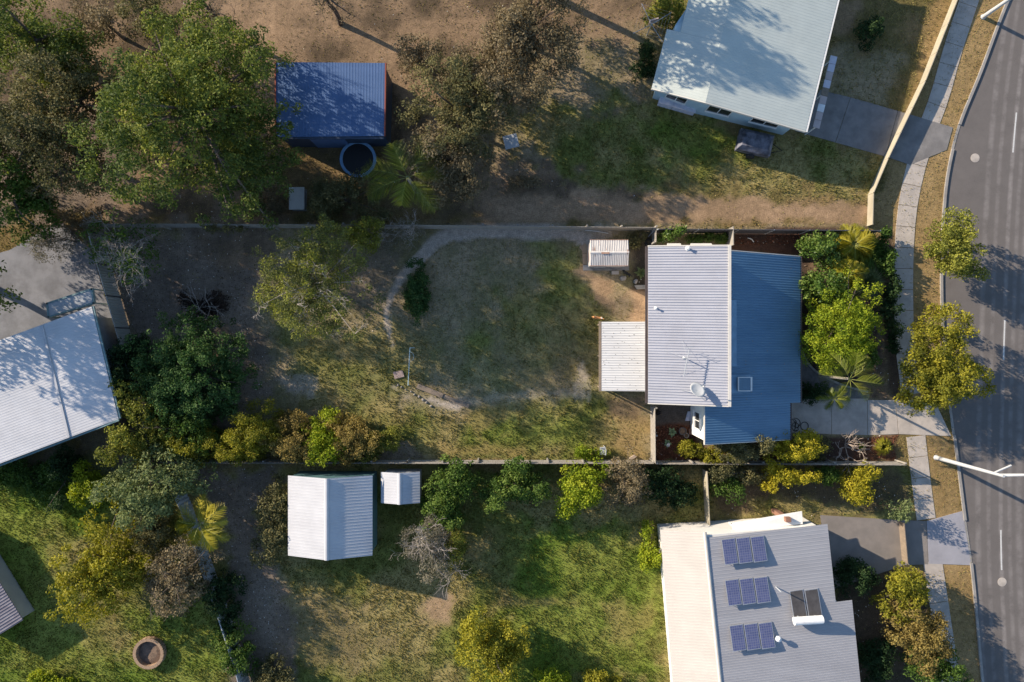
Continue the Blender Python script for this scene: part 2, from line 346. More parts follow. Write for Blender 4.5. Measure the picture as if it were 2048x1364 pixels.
COVER = [  # kind, outline in picture pixels at ground level, feather (m), raggedness (m), strength
 ('brown', rect(-600, -600, 1300, 440), 1.0, 1.0, 1),
 ('drygrass', [(560, 280), (1000, 330), (900, 440), (560, 440)], 1.5, 1.5, .7),
 ('dirt', [(400, 20), (620, 0), (560, 120), (440, 150)], 2, 2, .8),
 ('dirt', [(690, 60), (900, 40), (860, 130), (700, 140)], 2, 2, .6),
 ('thin', [(1060, 120), (1330, 20), (1330, 200), (1000, 400), (880, 440)], 2, 2, .8),
 ('brown', [(930, 330), (1150, 300), (1300, 400), (1300, 445), (880, 445)], 1.5, 1.5, .9),
 ('lawn', [(1090, 215), (1330, 190), (1480, 250), (1700, 290), (1760, 330), (1730, 400), (1250, 380), (1050, 300)], 1.5, 1.6, 1),
 ('lush', [(1250, 235), (1470, 250), (1490, 300), (1330, 320)], 1.5, 1.2, .8),
 ('dirt', [(1000, 395), (1240, 385), (1740, 405), (1735, 452), (900, 452)], 0.7, 0.8, .95),
 ('drygrass', [(1640, -80), (1900, -80), (1830, 200), (1680, 170)], 1.5, 1.5, 1), ('dirt', [(1650, 0), (1720, 0), (1700, 60), (1650, 70)], 1, 1, .8),
 ('thin', [(1650, 80), (1800, 120), (1780, 230), (1640, 190)], 1, 1, .8),
 ('verge', [(1740, 470), (1900, -100), (2060, -100), (1890, 420), (1895, 830), (1780, 830)], .4, .5, 1),
 ('bedsoil', [(1735, 480), (1800, 480), (1812, 790), (1770, 790)], .8, .8, .9),
 ('litter', [(-200, 240), (200, 230), (250, 330), (240, 440), (-200, 440)], 2, 2, .85),  # litter cover added here to deepen the tree shade on the wood floor
 # the block itself
 ('thin', [(165, 440), (1738, 452), (1792, 925), (328, 922)], 0.4, 0.3, 1),
 ('litter', [(180, 445), (560, 445), (520, 600), (540, 760), (440, 860), (300, 860)], 2.0, 1.5, .95),
 ('brown', [(400, 470), (545, 470), (530, 540), (420, 530)], 1.2, 1.2, .7),
 ('lawn', [(560, 640), (800, 640), (860, 720), (760, 900), (700, 860), (620, 800)], 2, 1.6, .75),
 ('litter', [(640, 500), (780, 470), (800, 560), (740, 640), (680, 600)], 1.2, 1.2, .6),
 ('lawn', [(1000, 590), (1180, 520), (1210, 640), (1195, 780), (1060, 730), (960, 690)], 2, 1.6, .8),
 ('lush', [(1080, 490), (1160, 490), (1190, 640), (1100, 600)], 1.5, 1.3, .4),
 ('lush', [(950, 640), (1000, 640), (1030, 790), (900, 780)], 1.5, 1.2, .3),
 ('brown', [(1110, 690), (1180, 700), (1150, 800), (1080, 770)], 1.2, 1.2, .35),
 ('lawn', [(740, 790), (960, 830), (1200, 780), (1296, 800), (1296, 925), (700, 925), (735, 850)], 1.2, 1.0, 1),
 ('lush', [(960, 850), (1180, 830), (1180, 900), (900, 900)], 1.8, 1.4, .6), ('verge', [(900, 820), (1000, 820), (980, 850), (900, 845)], .8, 1.0, .55),
 ('verge', [(880, 890), (1000, 885), (1040, 905), (890, 912)], .8, 1.0, .6),
 ('verge', [(1215, 820), (1298, 800), (1298, 925), (1250, 920), (1220, 860)], 1.0, 1.2, .75),
 ('brown', [(1205, 790), (1296, 785), (1296, 840), (1220, 830)], .5, .5, .7),
 ('dirt', [(1165, 500), (1180, 540), (1250, 575), (1298, 580), (1298, 645), (1230, 640), (1200, 600), (1160, 545)], .5, .7, .95),
 ('thin', [(1218, 570), (1258, 575), (1258, 640), (1225, 640)], .5, .6, .8), ('bedsoil', [(1255, 470), (1298, 470), (1298, 575), (1262, 575)], .5, .5, .8),
 ('track', [(1130, 455), (1300, 462), (1290, 474), (1175, 478), (1150, 474)], .4, .5, .7),
 ('grit', [(865, 790), (935, 808), (920, 825), (870, 815), (830, 795)], .35, .5, .85),
 ('grit', [(790, 775), (830, 795), (850, 812), (815, 800)], .3, .5, .7),
 ('track', [(900, 795), (1140, 780), (1165, 790), (1000, 795), (920, 812)], .5, .5, .4),
 ('grit', [(1150, 760), (1175, 755), (1180, 800), (1150, 802)], .3, .8, .45), ('grit', [(1155, 715), (1170, 715), (1170, 755), (1155, 755)], .3, .4, .6),
 ('grit', [(565, 765), (625, 765), (620, 785), (570, 785)], .4, .7, .7),
 ('litter', [(690, 900), (800, 885), (880, 922), (640, 922)], .5, .5, .8),
 ('court', [(1308, 806), (1392, 806), (1392, 858), (1308, 858)], .2, .2, 1), ('mulch', [(1306, 852), (1392, 852), (1410, 925), (1306, 925)], .3, .25, 1),
 ('mulch', [(1390, 888), (1795, 870), (1795, 925), (1390, 925)], .3, .3, .9), ('bedsoil', [(1580, 868), (1700, 872), (1700, 925), (1580, 925)], .4, .4, .8),
 ('bedsoil', [(1465, 455), (1738, 455), (1775, 800), (1598, 800), (1598, 516), (1465, 505)], .3, .3, 1),
 ('mulch', [(1465, 470), (1600, 470), (1600, 515), (1465, 505)], .8, .6, .55), ('brown', [(1720, 715), (1765, 715), (1775, 798), (1700, 798)], .4, .4, .7),
 ('dirt', [(1612, 500), (1740, 500), (1735, 545), (1612, 540)], .6, .6, .6),
 # south of the block
 ('lawn', rect(-600, 934, 1830, 2000), 0.6, 0.6, 1),
 ('lush', [(-300, 930), (250, 930), (230, 1060), (-300, 1080)], 1.5, 1.2, 1), ('lush', [(-100, 1040), (120, 1040), (220, 1300), (-100, 1500)], 1.5, 1.2, .9),
 ('lush', [(240, 1200), (420, 1200), (480, 1300), (400, 1420), (90, 1420), (120, 1330), (260, 1300)], 1.2, 1.2, .9),
 ('verge', [(100, 1060), (200, 1150), (240, 1290), (160, 1300)], 2, 2, .4),
 ('litter', [(330, 934), (560, 934), (530, 1050), (600, 1364), (640, 1500), (430, 1500), (470, 1180), (420, 1000)], 1.0, 1.0, .95),
 ('brown', [(560, 1180), (700, 1180), (780, 1300), (640, 1364), (560, 1300)], 1.8, 1.5, .5),
 ('lush', [(1050, 1050), (1300, 1080), (1330, 1364), (1000, 1400), (900, 1300), (1000, 1200)], 2.5, 2, .95), ('verge', [(880, 1040), (1000, 1080), (950, 1120)], 1.5, 1.5, .45),
 ('dirt', [(835, 1190), (915, 1190), (900, 1240), (840, 1235)], 1.0, 1.0, .9),
 ('verge', [(1000, 1190), (1160, 1195), (1160, 1215), (1000, 1215)], .6, .6, .5), ('verge', [(1210, 1210), (1290, 1230), (1270, 1300), (1210, 1300)], 1.2, 1.2, .5),
 ('bedsoil', [(1430, 940), (1800, 940), (1820, 1030), (1650, 1035), (1420, 1050)], 1.0, .8, .8), ('lawn', [(1500, 1005), (1640, 1000), (1720, 1020), (1500, 1040)], .8, .8, .9),
 ('bedsoil', [(1660, 1130), (1830, 1130), (1900, 1500), (1700, 1500)], .6, .6, .9),
 ('verge', [(1830, 868), (1912, 868), (1925, 1040), (1840, 1040)], .3, .3, 1), ('verge', [(1860, 1125), (1945, 1125), (1975, 1500), (1880, 1500)], .3, .3, 1),
 ('bedsoil', [(230, 600), (165, 440), (320, 930), (230, 930)], .5, .6, .9),
 ('litter', [(-300, 930), (0, 925), (235, 840), (330, 934), (200, 980)], 1, 1, .5),
]
def cover(x, y):
    n = len(x); a, b, g, l = KIND['drygrass']
    var = fbm(x, y, 0.55, 3, 5)
    mixv = lambda A, B, s: np.asarray(A)[None] * (1 - s[:, None]) + np.asarray(B)[None] * s[:, None]
    s0 = np.clip((var - 0.35) / 0.3, 0, 1)
    col = mixv(a, b, s0); gr = np.full(n, g); li = np.full(n, l)
    rag = fbm(x, y, 0.8, 40, 4) - 0.5
    for i, (k, poly, fe, ra, st) in enumerate(COVER):
        pts = [G(*q) for q in poly]
        xs = [q[0] for q in pts]; ys = [q[1] for q in pts]; pad = fe + ra * 1.5
        sel = np.nonzero((x > min(xs) - pad) & (x < max(xs) + pad) & (y > min(ys) - pad) & (y < max(ys) + pad))[0]
        if not len(sel): continue
        d, ins = seg_dist(x[sel], y[sel], pts, True)
        sd = np.where(ins, d, -d) + rag[sel] * ra * 3.0
        w = np.clip(sd / fe + 0.5, 0, 1); w = w * w * (3 - 2 * w) * st
        A, B, kg, kl = KIND[k]
        sv = np.clip((fbm(x[sel], y[sel], 0.45, 70 + i, 4) - 0.36) / 0.28, 0, 1)
        c = mixv(A, B, sv)
        col[sel] = col[sel] * (1 - w[:, None]) + c * w[:, None]
        gr[sel] = gr[sel] * (1 - w) + kg * w; li[sel] = li[sel] * (1 - w) + kl * w
    # the worn bicycle track round the lawn
    tr = [G(*q) for q in TRACK]; d, _ = seg_dist(x, y, tr, False)
    wd = 0.15 + 0.36 * np.clip((G(0, 640)[1] * 0 + y - 2.0) / 5.0, 0, 1)
    w = np.clip((wd + rag * 0.3 - d) / 0.16 + 0.5, 0, 1) * 0.95
    A, B, kg, kl = KIND['track']; c = mixv(A, B, s0)
    col = col * (1 - w[:, None]) + c * w[:, None]; gr = gr * (1 - w); li = li * (1 - w)
    return col, gr, li
TRACK = [(1180, 490), (1160, 474), (1130, 465), (1060, 463), (960, 462), (900, 468), (868, 485), (845, 512), (820, 535), (800, 560), (783, 590), (774, 620), (774, 650), (779, 672), (786, 692)]
def axis(a, b, fine):
    c = np.arange(a, b + fine / 2, fine); g = fine * 1.5; o = [c[-1] + g]
    while o[-1] < 600: g *= 1.5; o.append(o[-1] + g)
    lo = [c[0] - (v - c[-1]) for v in reversed(o)]
    return np.concatenate([lo, c, o])
gx = axis(-39, 39, 0.25); gy = axis(-27, 27, 0.25)
XX, YY = np.meshgrid(gx, gy); gxv, gyv = XX.ravel(), YY.ravel()
gcol, ggr, gli = cover(gxv, gyv)
far = np.clip((np.maximum(np.abs(gxv) - 40, np.abs(gyv) - 28)) / 6, 0, 1)[:, None]; gcol = gcol * (1 - far) + np.array([[0.19, 0.15, 0.075]]) * far
gz = np.zeros_like(gxv)
nx, ny = len(gx), len(gy)
me = bpy.data.meshes.new('ground')
me.vertices.add(nx * ny); me.vertices.foreach_set('co', np.stack([gxv, gyv, gz], 1).astype(np.float32).ravel())
ii = (np.arange(ny - 1)[:, None] * nx + np.arange(nx - 1)[None]).ravel()
quad = np.stack([ii, ii + 1, ii + 1 + nx, ii + nx], 1).astype(np.int32)
me.loops.add(quad.size); me.loops.foreach_set('vertex_index', quad.ravel())
me.polygons.add(len(quad)); me.polygons.foreach_set('loop_start', np.arange(0, quad.size, 4, dtype=np.int32)); me.update(calc_edges=True)
ca = me.attributes.new('cover', 'FLOAT_COLOR', 'POINT')
ca.data.foreach_set('color', np.concatenate([gcol, ggr[:, None]], 1).astype(np.float32).ravel())
m, t, b, o = new_mat('ground_cover')
at = N(t, 'ShaderNodeAttribute', attribute_name='cover'); tc = N(t, 'ShaderNodeTexCoord')
n1 = N(t, 'ShaderNodeTexNoise', i_Scale=2.6, i_Detail=9.0, i_Roughness=0.72); t.links.new(tc.outputs['Object'], n1.inputs['Vector'])
n2 = N(t, 'ShaderNodeTexNoise', i_Scale=14.0, i_Detail=5.0, i_Roughness=0.7); t.links.new(tc.outputs['Object'], n2.inputs['Vector'])
c = mixc(t, ramp(t, n1.outputs[0], 0.3, 0.7), (0.66, 0.67, 0.68), (1.3, 1.29, 1.26))
c = mixc(t, 1.0, at.outputs['Color'], c, 'MULTIPLY')
c2 = mixc(t, ramp(t, n2.outputs[0], 0.3, 0.7), (0.62, 0.63, 0.62), (1.34, 1.32, 1.3))
c = mixc(t, 1.0, c, c2, 'MULTIPLY')
t.links.new(c, b.inputs['Base Color']); b.inputs['Roughness'].default_value = 1.0; b.inputs['Specular IOR Level'].default_value = 0.0
bp = N(t, 'ShaderNodeBump', i_Strength=0.7, i_Distance=0.06); t.links.new(n2.outputs[0], bp.inputs['Height']); t.links.new(bp.outputs[0], b.inputs['Normal'])
me.materials.append(m)
ground = bpy.data.objects.new('ground', me); COL.objects.link(ground); tag(ground, kind='structure')

# ------------------------------------------------------------------ road, kerb, verge paths, drives
KERB = [(2100, -180), (2040, -50), (2005, 30), (1962, 145), (1920, 250), (1897, 345), (1888, 430), (1884, 520), (1885, 620), (1893, 740), (1905, 840), (1917, 930), (1931, 1040), (1946, 1150), (1966, 1364), (1990, 1600)]
def smooth(pts, n=6):
    out = []
    for i in range(len(pts) - 1):
        p0, p1, p2, p3 = pts[max(i - 1, 0)], pts[i], pts[i + 1], pts[min(i + 2, len(pts) - 1)]
        for k in range(n):
            u = k / n
            out.append(tuple(0.5 * ((2 * b_) + (-a_ + c_) * u + (2 * a_ - 5 * b_ + 4 * c_ - d_) * u * u + (-a_ + 3 * b_ - 3 * c_ + d_) * u ** 3) for a_, b_, c_, d_ in zip(p0, p1, p2, p3)))
    return out + [tuple(pts[-1])]
def normals(pts):
    o = []
    for i in range(len(pts)):
        a, c_ = Vector(pts[max(i - 1, 0)][:2]), Vector(pts[min(i + 1, len(pts) - 1)][:2]); d = (c_ - a).normalized(); o.append(Vector((-d.y, d.x)))
    return o
kl = smooth([G(*q) for q in KERB]); kn = normals(kl)      # north to south, normal to the east is +
def ribbon(name, line, nrm, offs, z, mat, kind=None, parent=None, uvname='across'):
    me = bpy.data.meshes.new(name); vs, fs = [], []
    k = len(offs)
    for p, n in zip(line, nrm):
        for of in offs: vs.append((p[0] + n.x * of, p[1] + n.y * of, z))
    for i in range(len(line) - 1):
        for j in range(k - 1): fs.append((i * k + j, (i + 1) * k + j, (i + 1) * k + j + 1, i * k + j + 1))
    me.from_pydata(vs, [], fs); me.update()
    a = me.attributes.new(uvname, 'FLOAT', 'POINT'); a.data.foreach_set('value', [of for _ in line for of in offs])
    me.materials.append(mat); ob = bpy.data.objects.new(name, me); COL.objects.link(ob)
    if parent: ob.parent = parent
    if kind: ob['kind'] = kind
    return ob
m, t, b, o = new_mat('asphalt')
ln_ = N(t, 'ShaderNodeAttribute', attribute_name='lane'); tc = N(t, 'ShaderNodeTexCoord')
def streak(c0, w):      # a pale polished wheel line c0 metres from the kerb
    s = N(t, 'ShaderNodeMath', operation='SUBTRACT', i_1=c0); t.links.new(ln_.outputs['Fac'], s.inputs[0])
    a_ = N(t, 'ShaderNodeMath', operation='ABSOLUTE'); t.links.new(s.outputs[0], a_.inputs[0])
    return ramp(t, a_.outputs[0], w, w * 0.35)
n1 = N(t, 'ShaderNodeTexNoise', i_Scale=0.8, i_Detail=8.0, i_Roughness=0.7); t.links.new(tc.outputs['Object'], n1.inputs['Vector'])
n2 = N(t, 'ShaderNodeTexNoise', i_Scale=22.0, i_Detail=3.0); t.links.new(tc.outputs['Object'], n2.inputs['Vector'])
c = mixc(t, ramp(t, n1.outputs[0], 0.3, 0.7), (0.115, 0.102, 0.097), (0.165, 0.146, 0.137))
c = mixc(t, ramp(t, n2.outputs[0], 0.35, 0.7), c, (0.155, 0.14, 0.13))
acc = None
for c0, w_, st in ((0.0, 0.26, .36), (0.75, 0.2, .32), (1.62, 0.2, .5), (2.25, 0.2, .32), (2.9, 0.3, .36), (4.1, .3, .4), (5.2, .3, .4)):
    s_ = streak(c0, w_); k0 = N(t, 'ShaderNodeMath', operation='MULTIPLY', i_1=st); t.links.new(s_, k0.inputs[0]); k_ = N(t, 'ShaderNodeMath', operation='MULTIPLY'); t.links.new(k0.outputs[0], k_.inputs[0]); t.links.new(ramp(t, n1.outputs[0], 0.36, 0.62), k_.inputs[1])
    c = mixc(t, k_.outputs[0], c, (0.33, 0.30, 0.285))
t.links.new(c, b.inputs['Base Color']); b.inputs['Roughness'].default_value = 0.9; b.inputs['Specular IOR Level'].default_value = 0.2
bp = N(t, 'ShaderNodeBump', i_Strength=0.4, i_Distance=0.02); t.links.new(n2.outputs[0], bp.inputs['Height']); t.links.new(bp.outputs[0], b.inputs['Normal'])
M['asphalt'] = m
LANE = [(2090, -250), (2030, -60), (2002, 100), (1985, 250), (1972, 430), (1964, 640), (1958, 850), (1956, 1000), (1958, 1150), (1968, 1364), (1985, 1600)]
lane_l = smooth([G(*q) for q in LANE], 6)
def lane_x(y): return float(np.interp(-y, [-p[1] for p in lane_l], [p[0] for p in lane_l]))
road = ribbon('road', kl, kn, (0.0, 1.0, 2.2, 3, 4, 5, 6, 7, 8, 11.5), 0.006, M['asphalt'], kind='structure')
la = road.data.attributes.new('lane', 'FLOAT', 'POINT'); la.data.foreach_set('value', [v.co.x - lane_x(v.co.y) for v in road.data.vertices])
dashes = MB()
for ya, yb_ in ((225, 305), (640, 720), (1060, 1140)):
    yy_ = np.linspace(G(0, ya)[1], G(0, yb_)[1], 8); q_ = [(lane_x(y) + 1.62, y) for y in yy_]
    dashes.add([(x + e, y, .011) for x, y in q_ for e in (-.055, .055)], [(2 * i, 2 * i + 2, 2 * i + 3, 2 * i + 1) for i in range(7)])
mk = dashes.build('road_markings', M['paint']); tag(mk, kind='structure')
# kerb stones left out where the drives cross
kerb = MB(); cross = [G(1890, 800)[1], G(1890, 872)[1], G(0, 1035)[1], G(0, 1128)[1], G(0, 245)[1], G(0, 305)[1]]
gaps = [(cross[1], cross[0]), (cross[3], cross[2]), (cross[5], cross[4])]
for i in range(len(kl) - 1):
    ym = (kl[i][1] + kl[i + 1][1]) / 2; low = any(a < ym < c_ for a, c_ in gaps); hgt = 0.03 if low else 0.11
    a, c_ = Vector(kl[i]), Vector(kl[i + 1]); n0, n1_ = kn[i], kn[i + 1]
    q = [a - n0 * 0.15, a + n0 * 0.03, c_ + n1_ * 0.03, c_ - n1_ * 0.15]
    kerb.hexa([(p.x, p.y, 0.0) for p in q] + [(p.x, p.y, hgt) for p in q])
tag(kerb.build('kerb', M['concrete_old']), kind='structure')
def sheet(name, poly, z, mat, kind='structure', parent=None):
    mb = MB(); mb.prism([G(*q) for q in poly], -0.05, z); ob = mb.build(name, mat, parent)
    if kind: ob['kind'] = kind
    return ob
# footpath of concrete slabs
fp = bpy.data.objects.new('footpath', None); COL.objects.link(fp); tag(fp, kind='structure')
def slabs(line, width, step, mat, parent, z=0.03, skip=()):
    ln = smooth(line, 10); nn = normals(ln); acc_ = 0; start = 0; d = [0]
    for i in range(len(ln) - 1): acc_ += (Vector(ln[i + 1]) - Vector(ln[i])).length; d.append(acc_)
    def at_(s):
        i = max(0, min(len(d) - 2, int(np.searchsorted(d, s)) - 1)); u = (s - d[i]) / max(1e-6, d[i + 1] - d[i])
        p = Vector(ln[i]).lerp(Vector(ln[i + 1]), u); return p, nn[i].lerp(nn[i + 1], u)
    s = 0
    while s + step < acc_:
        (p0, n0), (p1, n1_) = at_(s + 0.018), at_(s + step - 0.018); s += step
        if any(y0 < (p0.y + p1.y) / 2 < y1 for y0, y1 in skip): continue
        mb = MB(); w = width / 2
        mb.prism([tuple(p0 - n0 * w), tuple(p0 + n0 * w), tuple(p1 + n1_ * w), tuple(p1 - n1_ * w)], -0.05, z + random.uniform(0, 0.006))
        mb.build('slab', mat, parent)
slabs([G(*q) for q in [(1975, -110), (1938, 0), (1905, 100), (1880, 190), (1858, 250), (1830, 340), (1813, 430), (1807, 540), (1809, 680), (1818, 760), (1830, 860), (1838, 930), (1848, 1010), (1860, 1090), (1872, 1170), (1890, 1290), (1910, 1420)]],
      1.35, 1.5, M['concrete'], fp, skip=[(G(0, 868)[1], G(0, 800)[1]), (G(0, 1130)[1], G(0, 1036)[1]), (G(0, 306)[1], G(0, 238)[1])])
dv = bpy.data.objects.new('driveway', None); COL.objects.link(dv); tag(dv, kind='structure')
sheet('slab', [(1560, 798), (1662.5, 799), (1662.5, 868), (1560, 864)], 0.035, M['concrete'], None, dv)
sheet('slab', [(1663.5, 799), (1734, 800), (1734, 870), (1663.5, 868)], 0.035, M['concrete'], None, dv)
sheet('slab', [(1735, 800), (1790, 800), (1796, 868), (1735, 870)], 0.037, M['concrete'], None, dv)
sheet('slab', [(1791, 800), (1868, 800), (1902, 872), (1797, 868)], 0.035, M['concrete'], None, dv)
M['drive_old'] = surf('drive_old', (0.24, 0.225, 0.215), (0.17, 0.16, 0.155), rough=.95, scale=1.2, grime=.5, bump=.3)
d2 = bpy.data.objects.new('driveway', None); COL.objects.link(d2); tag(d2, kind='structure')
sheet('slab', [(1590, 262), (1640, 180), (1700, 195), (1670, 285)], 0.035, M['drive_old'], None, d2)
sheet('slab', [(1671, 285), (1701, 195), (1795, 222), (1770, 313)], 0.035, M['drive_old'], None, d2)
sheet('slab', [(1771, 313), (1796, 222), (1905, 255), (1893, 300), (1820, 330)], 0.036, M['drive_old'], None, d2)
d3 = bpy.data.objects.new('driveway', None); COL.objects.link(d3); tag(d3, kind='structure')
M['drive_grey'] = surf('drive_grey', (0.25, 0.22, 0.20), (0.2, 0.18, 0.165), rough=0.95, scale=1.1, grime=0.3, bump=0.3)
M['drive_blue'] = surf('drive_blue', (0.34, 0.33, 0.36), (0.29, 0.285, 0.31), rough=0.95, scale=1.1, grime=0.2, bump=0.3)
sheet('slab', [(1640, 1030), (1800, 1040), (1808, 1130), (1660, 1180)], 0.035, M['drive_grey'], None, d3)
sheet('slab', [(1801, 1040), (1852, 1042), (1856, 1128), (1809, 1130)], 0.036, M['drive_grey'], None, d3)
sheet('slab', [(1853, 1042), (1924, 1022), (1942, 1130), (1857, 1127)], 0.035, M['drive_blue'], None, d3)
M['court_blue'] = surf('court_blue', (0.25, 0.25, 0.27), (0.19, 0.19, 0.205), rough=.95, scale=.9, grime=.5, bump=.3)
sheet('courtyard', [(-200, 560), (20, 500), (120, 440), (182, 500), (225, 640), (-200, 760)], 0.02, M['court_blue'])
# ------------------------------------------------------------------ plants
def leaf_quads(pos, nrm, length, width, rng):
    n = len(pos)
    r = rng.normal(size=(n, 3)); tg = r - nrm * (r * nrm).sum(1, keepdims=True); tg /= np.linalg.norm(tg, axis=1, keepdims=True) + 1e-9
    bt = np.cross(nrm, tg); l = (length * rng.uniform(0.65, 1.3, n))[:, None]; w = (width * rng.uniform(0.7, 1.25, n))[:, None]
    droop = nrm * l * 0.12
    v = np.stack([pos - tg * l / 2 - droop, pos + bt * w / 2, pos + tg * l / 2 - droop, pos - bt * w / 2], 1)
    return v.reshape(-1, 3)
def unit(a): return a / (np.linalg.norm(a, axis=1, keepdims=True) + 1e-9)
def crown(center, rx, ry, rz, mat, parent, leaf=0.2, cover_k=5.0, clump=0.7, seed=0, flat=0.0, gaps=0.0, base=(0, 0, 0), name='crown', asp=0.55, low=-0.45, dome=False):
    rng = np.random.default_rng(seed + 101); A = math.pi * rx * ry
    nl = int(np.clip(4 + A / 2.6, 4, 18)); mr = min(rx, ry)
    ld = unit(rng.normal(size=(nl, 3))); ld[:, 2] = np.abs(ld[:, 2]) * rng.uniform(-.35, 1.0, nl)
    lc = ld * rng.uniform(.35, .75, nl)[:, None] * np.array([rx, ry, rz * .8]); lc[0] *= .1
    lr = mr * rng.uniform(.24, .5, nl) * (1.15 if nl < 7 else 1.0); lr[0] = mr * .5
    if dome: lc *= .45; lr = mr * rng.uniform(.52, .66, nl)
    ltone = rng.normal(0, .15, nl)
    nc = int(max(9, 4.2 * A / (clump * clump)))
    li = rng.choice(nl, nc * 3, p=lr ** 2 / (lr ** 2).sum())
    d = unit(rng.normal(size=(nc * 3, 3))); ok = d[:, 2] > low; d, li = d[ok][:nc], li[ok][:nc]; nc = len(d)
    cc = lc[li] + d * (lr[li] * rng.uniform(.6, 1.0, nc))[:, None] * np.array([1, 1, min(1.1, .35 + rz / mr)])
    if gaps:
        keep = rng.uniform(size=nc) > gaps; cc, li = cc[keep], li[keep]; nc = len(cc)
    for ax_, rr_ in ((0, rx), (1, ry), (2, rz)):
        q0, q1 = np.percentile(cc[:, ax_], [2, 98]); cc[:, ax_] = (cc[:, ax_] - (q0 + q1) / 2) / max(1e-3, (q1 - q0) / 2) * max(rr_ - clump * .45, rr_ * .5)
    cr = clump * rng.uniform(0.5, 1.2, nc) * .8
    ctone = np.clip(rng.normal(0.0, 0.14, nc) + ltone[li], -0.4, 0.4)
    la = 0.5 * leaf * leaf * asp
    n = int(cover_k * A / la); wts = cr ** 2; idx = rng.choice(nc, n, p=wts / wts.sum())
    off = unit(rng.normal(size=(n, 3))); rr = rng.uniform(0.15, 1.0, n) ** 0.5
    pos = cc[idx] + off * (rr * cr[idx])[:, None] * np.array([1, 1, 0.75])
    nr = unit(off * 0.6 + np.array([0, 0, 0.45 + flat]) + unit(rng.normal(size=(n, 3))) * 0.75)
    pos = pos + np.asarray(center)[None]
    ok = pos[:, 2] > 0.04; pos, nr, idx = pos[ok], nr[ok], idx[ok]; n = len(pos)
    v = leaf_quads(pos, nr, leaf, leaf * asp, rng)
    tint = 0.45 + ctone[idx] + rng.normal(0, 0.19, n)
    np_mesh(name, v, 4, mat, parent, tint, base)
    return cc + np.asarray(center)[None], cr
def limbs(base, top, ends, r0, seed=0):
    rnd = random.Random(seed); mb = MB(); b = Vector(base); tp = Vector(top)
    k = 5; pts = [b.lerp(tp, i / k) + Vector((rnd.uniform(-1, 1), rnd.uniform(-1, 1), 0)) * r0 * 0.5 * (0 if i in (0,) else 1) for i in range(k + 1)]
    mb.tube(pts, [r0 * (1.25 if i == 0 else 1 - 0.1 * i) for i in range(k + 1)], 7)
    for e in ends:
        e = Vector(e); s = b.lerp(tp, rnd.uniform(0.6, 1.0)); mid = s.lerp(e, 0.5) + Vector((rnd.uniform(-.2, .2), rnd.uniform(-.2, .2), 0.1 * (e - s).length))
        mb.tube([s, mid, e], [r0 * 0.45, r0 * 0.28, r0 * 0.10], 5)
    return mb
def tree(name, px, py, rx, ry, z0, z1, mat, label, cat='tree', group=None, leaf=0.2, k=5.0, clump=0.7, seed=None, gaps=0.0, trunk=None, bark='bark', twig=0, shift=(0, 0), low=-0.45, asp=0.55, dome=False):
    """crown seen at pixel (px, py) with pixel radii rx, ry, between heights z0 and z1"""
    seed = int(px * 7 + py * 13) % 9973 if seed is None else seed
    zm = z0 + (z1 - z0) * 0.55; s = (H - zm) / H; x, y, _ = P(px, py, zm)
    RX, RY, RZ = rx / PPM * s * 1.03, ry / PPM * s * 1.03, (z1 - z0) / 2
    bx, by = x + shift[0], y + shift[1]
    th = thing(name, label, cat, (bx, by, 0), group); base = (bx, by, 0)
    cs, cr = crown((x, y, (z0 + z1) / 2), RX, RY, RZ, L[mat], th, leaf, k, clump, seed, gaps=gaps, base=base, low=low, asp=asp, dome=dome)
    if z0 < 0.15: z0 = -0.1
    order = np.argsort(-np.linalg.norm(cs - np.array([x, y, zm]), axis=1)); nl = max(5, min(26, int(RX * RY * 1.5) + twig // 4))
    ends = [cs[i] for i in order[:: max(1, len(order) // nl)][:nl]]
    r0 = trunk or max(0.04, 0.022 * z1 + 0.012 * RX)
    mb = limbs((bx, by, -0.05), (x, y, max(0.25, z0 + (z1 - z0) * 0.45)), ends, r0, seed)
    if twig:
        rnd = random.Random(seed + 5)
        for _ in range(twig):
            e_ = ends[rnd.randrange(len(ends))]; grow(mb, Vector(e_), Vector((rnd.uniform(-1, 1), rnd.uniform(-1, 1), rnd.uniform(.2, .9))).normalized(), rnd.uniform(.3, .7), 0.016, 3, rnd)
    mb.build('trunk', M[bark], th)
    return th
def grow(mb, p, d, l, r, depth, rnd, spread=0.75, seglim=3):
    """a forked bare branch"""
    pts = [p]; q = p.copy(); dd = d.copy()
    for i in range(seglim):
        dd = (dd + Vector((rnd.uniform(-1, 1), rnd.uniform(-1, 1), rnd.uniform(-.6, .6))) * 0.28).normalized(); q = q + dd * l / seglim
        if q.z < 0.03: q.z = 0.03
        pts.append(q.copy())
    mb.tube(pts, [r * (1 - 0.3 * i / seglim) for i in range(len(pts))], 5 if r > 0.03 else 4)
    if depth > 0:
        for k in range(rnd.choice((2, 2, 3))):
            nd = (dd + Vector((rnd.uniform(-1, 1), rnd.uniform(-1, 1), rnd.uniform(-.5, .7))) * spread).normalized()
            grow(mb, pts[-1 if k else -2] if k < 2 else pts[-1], nd, l * rnd.uniform(.6, .85), r * 0.68, depth - 1, rnd, spread, seglim)
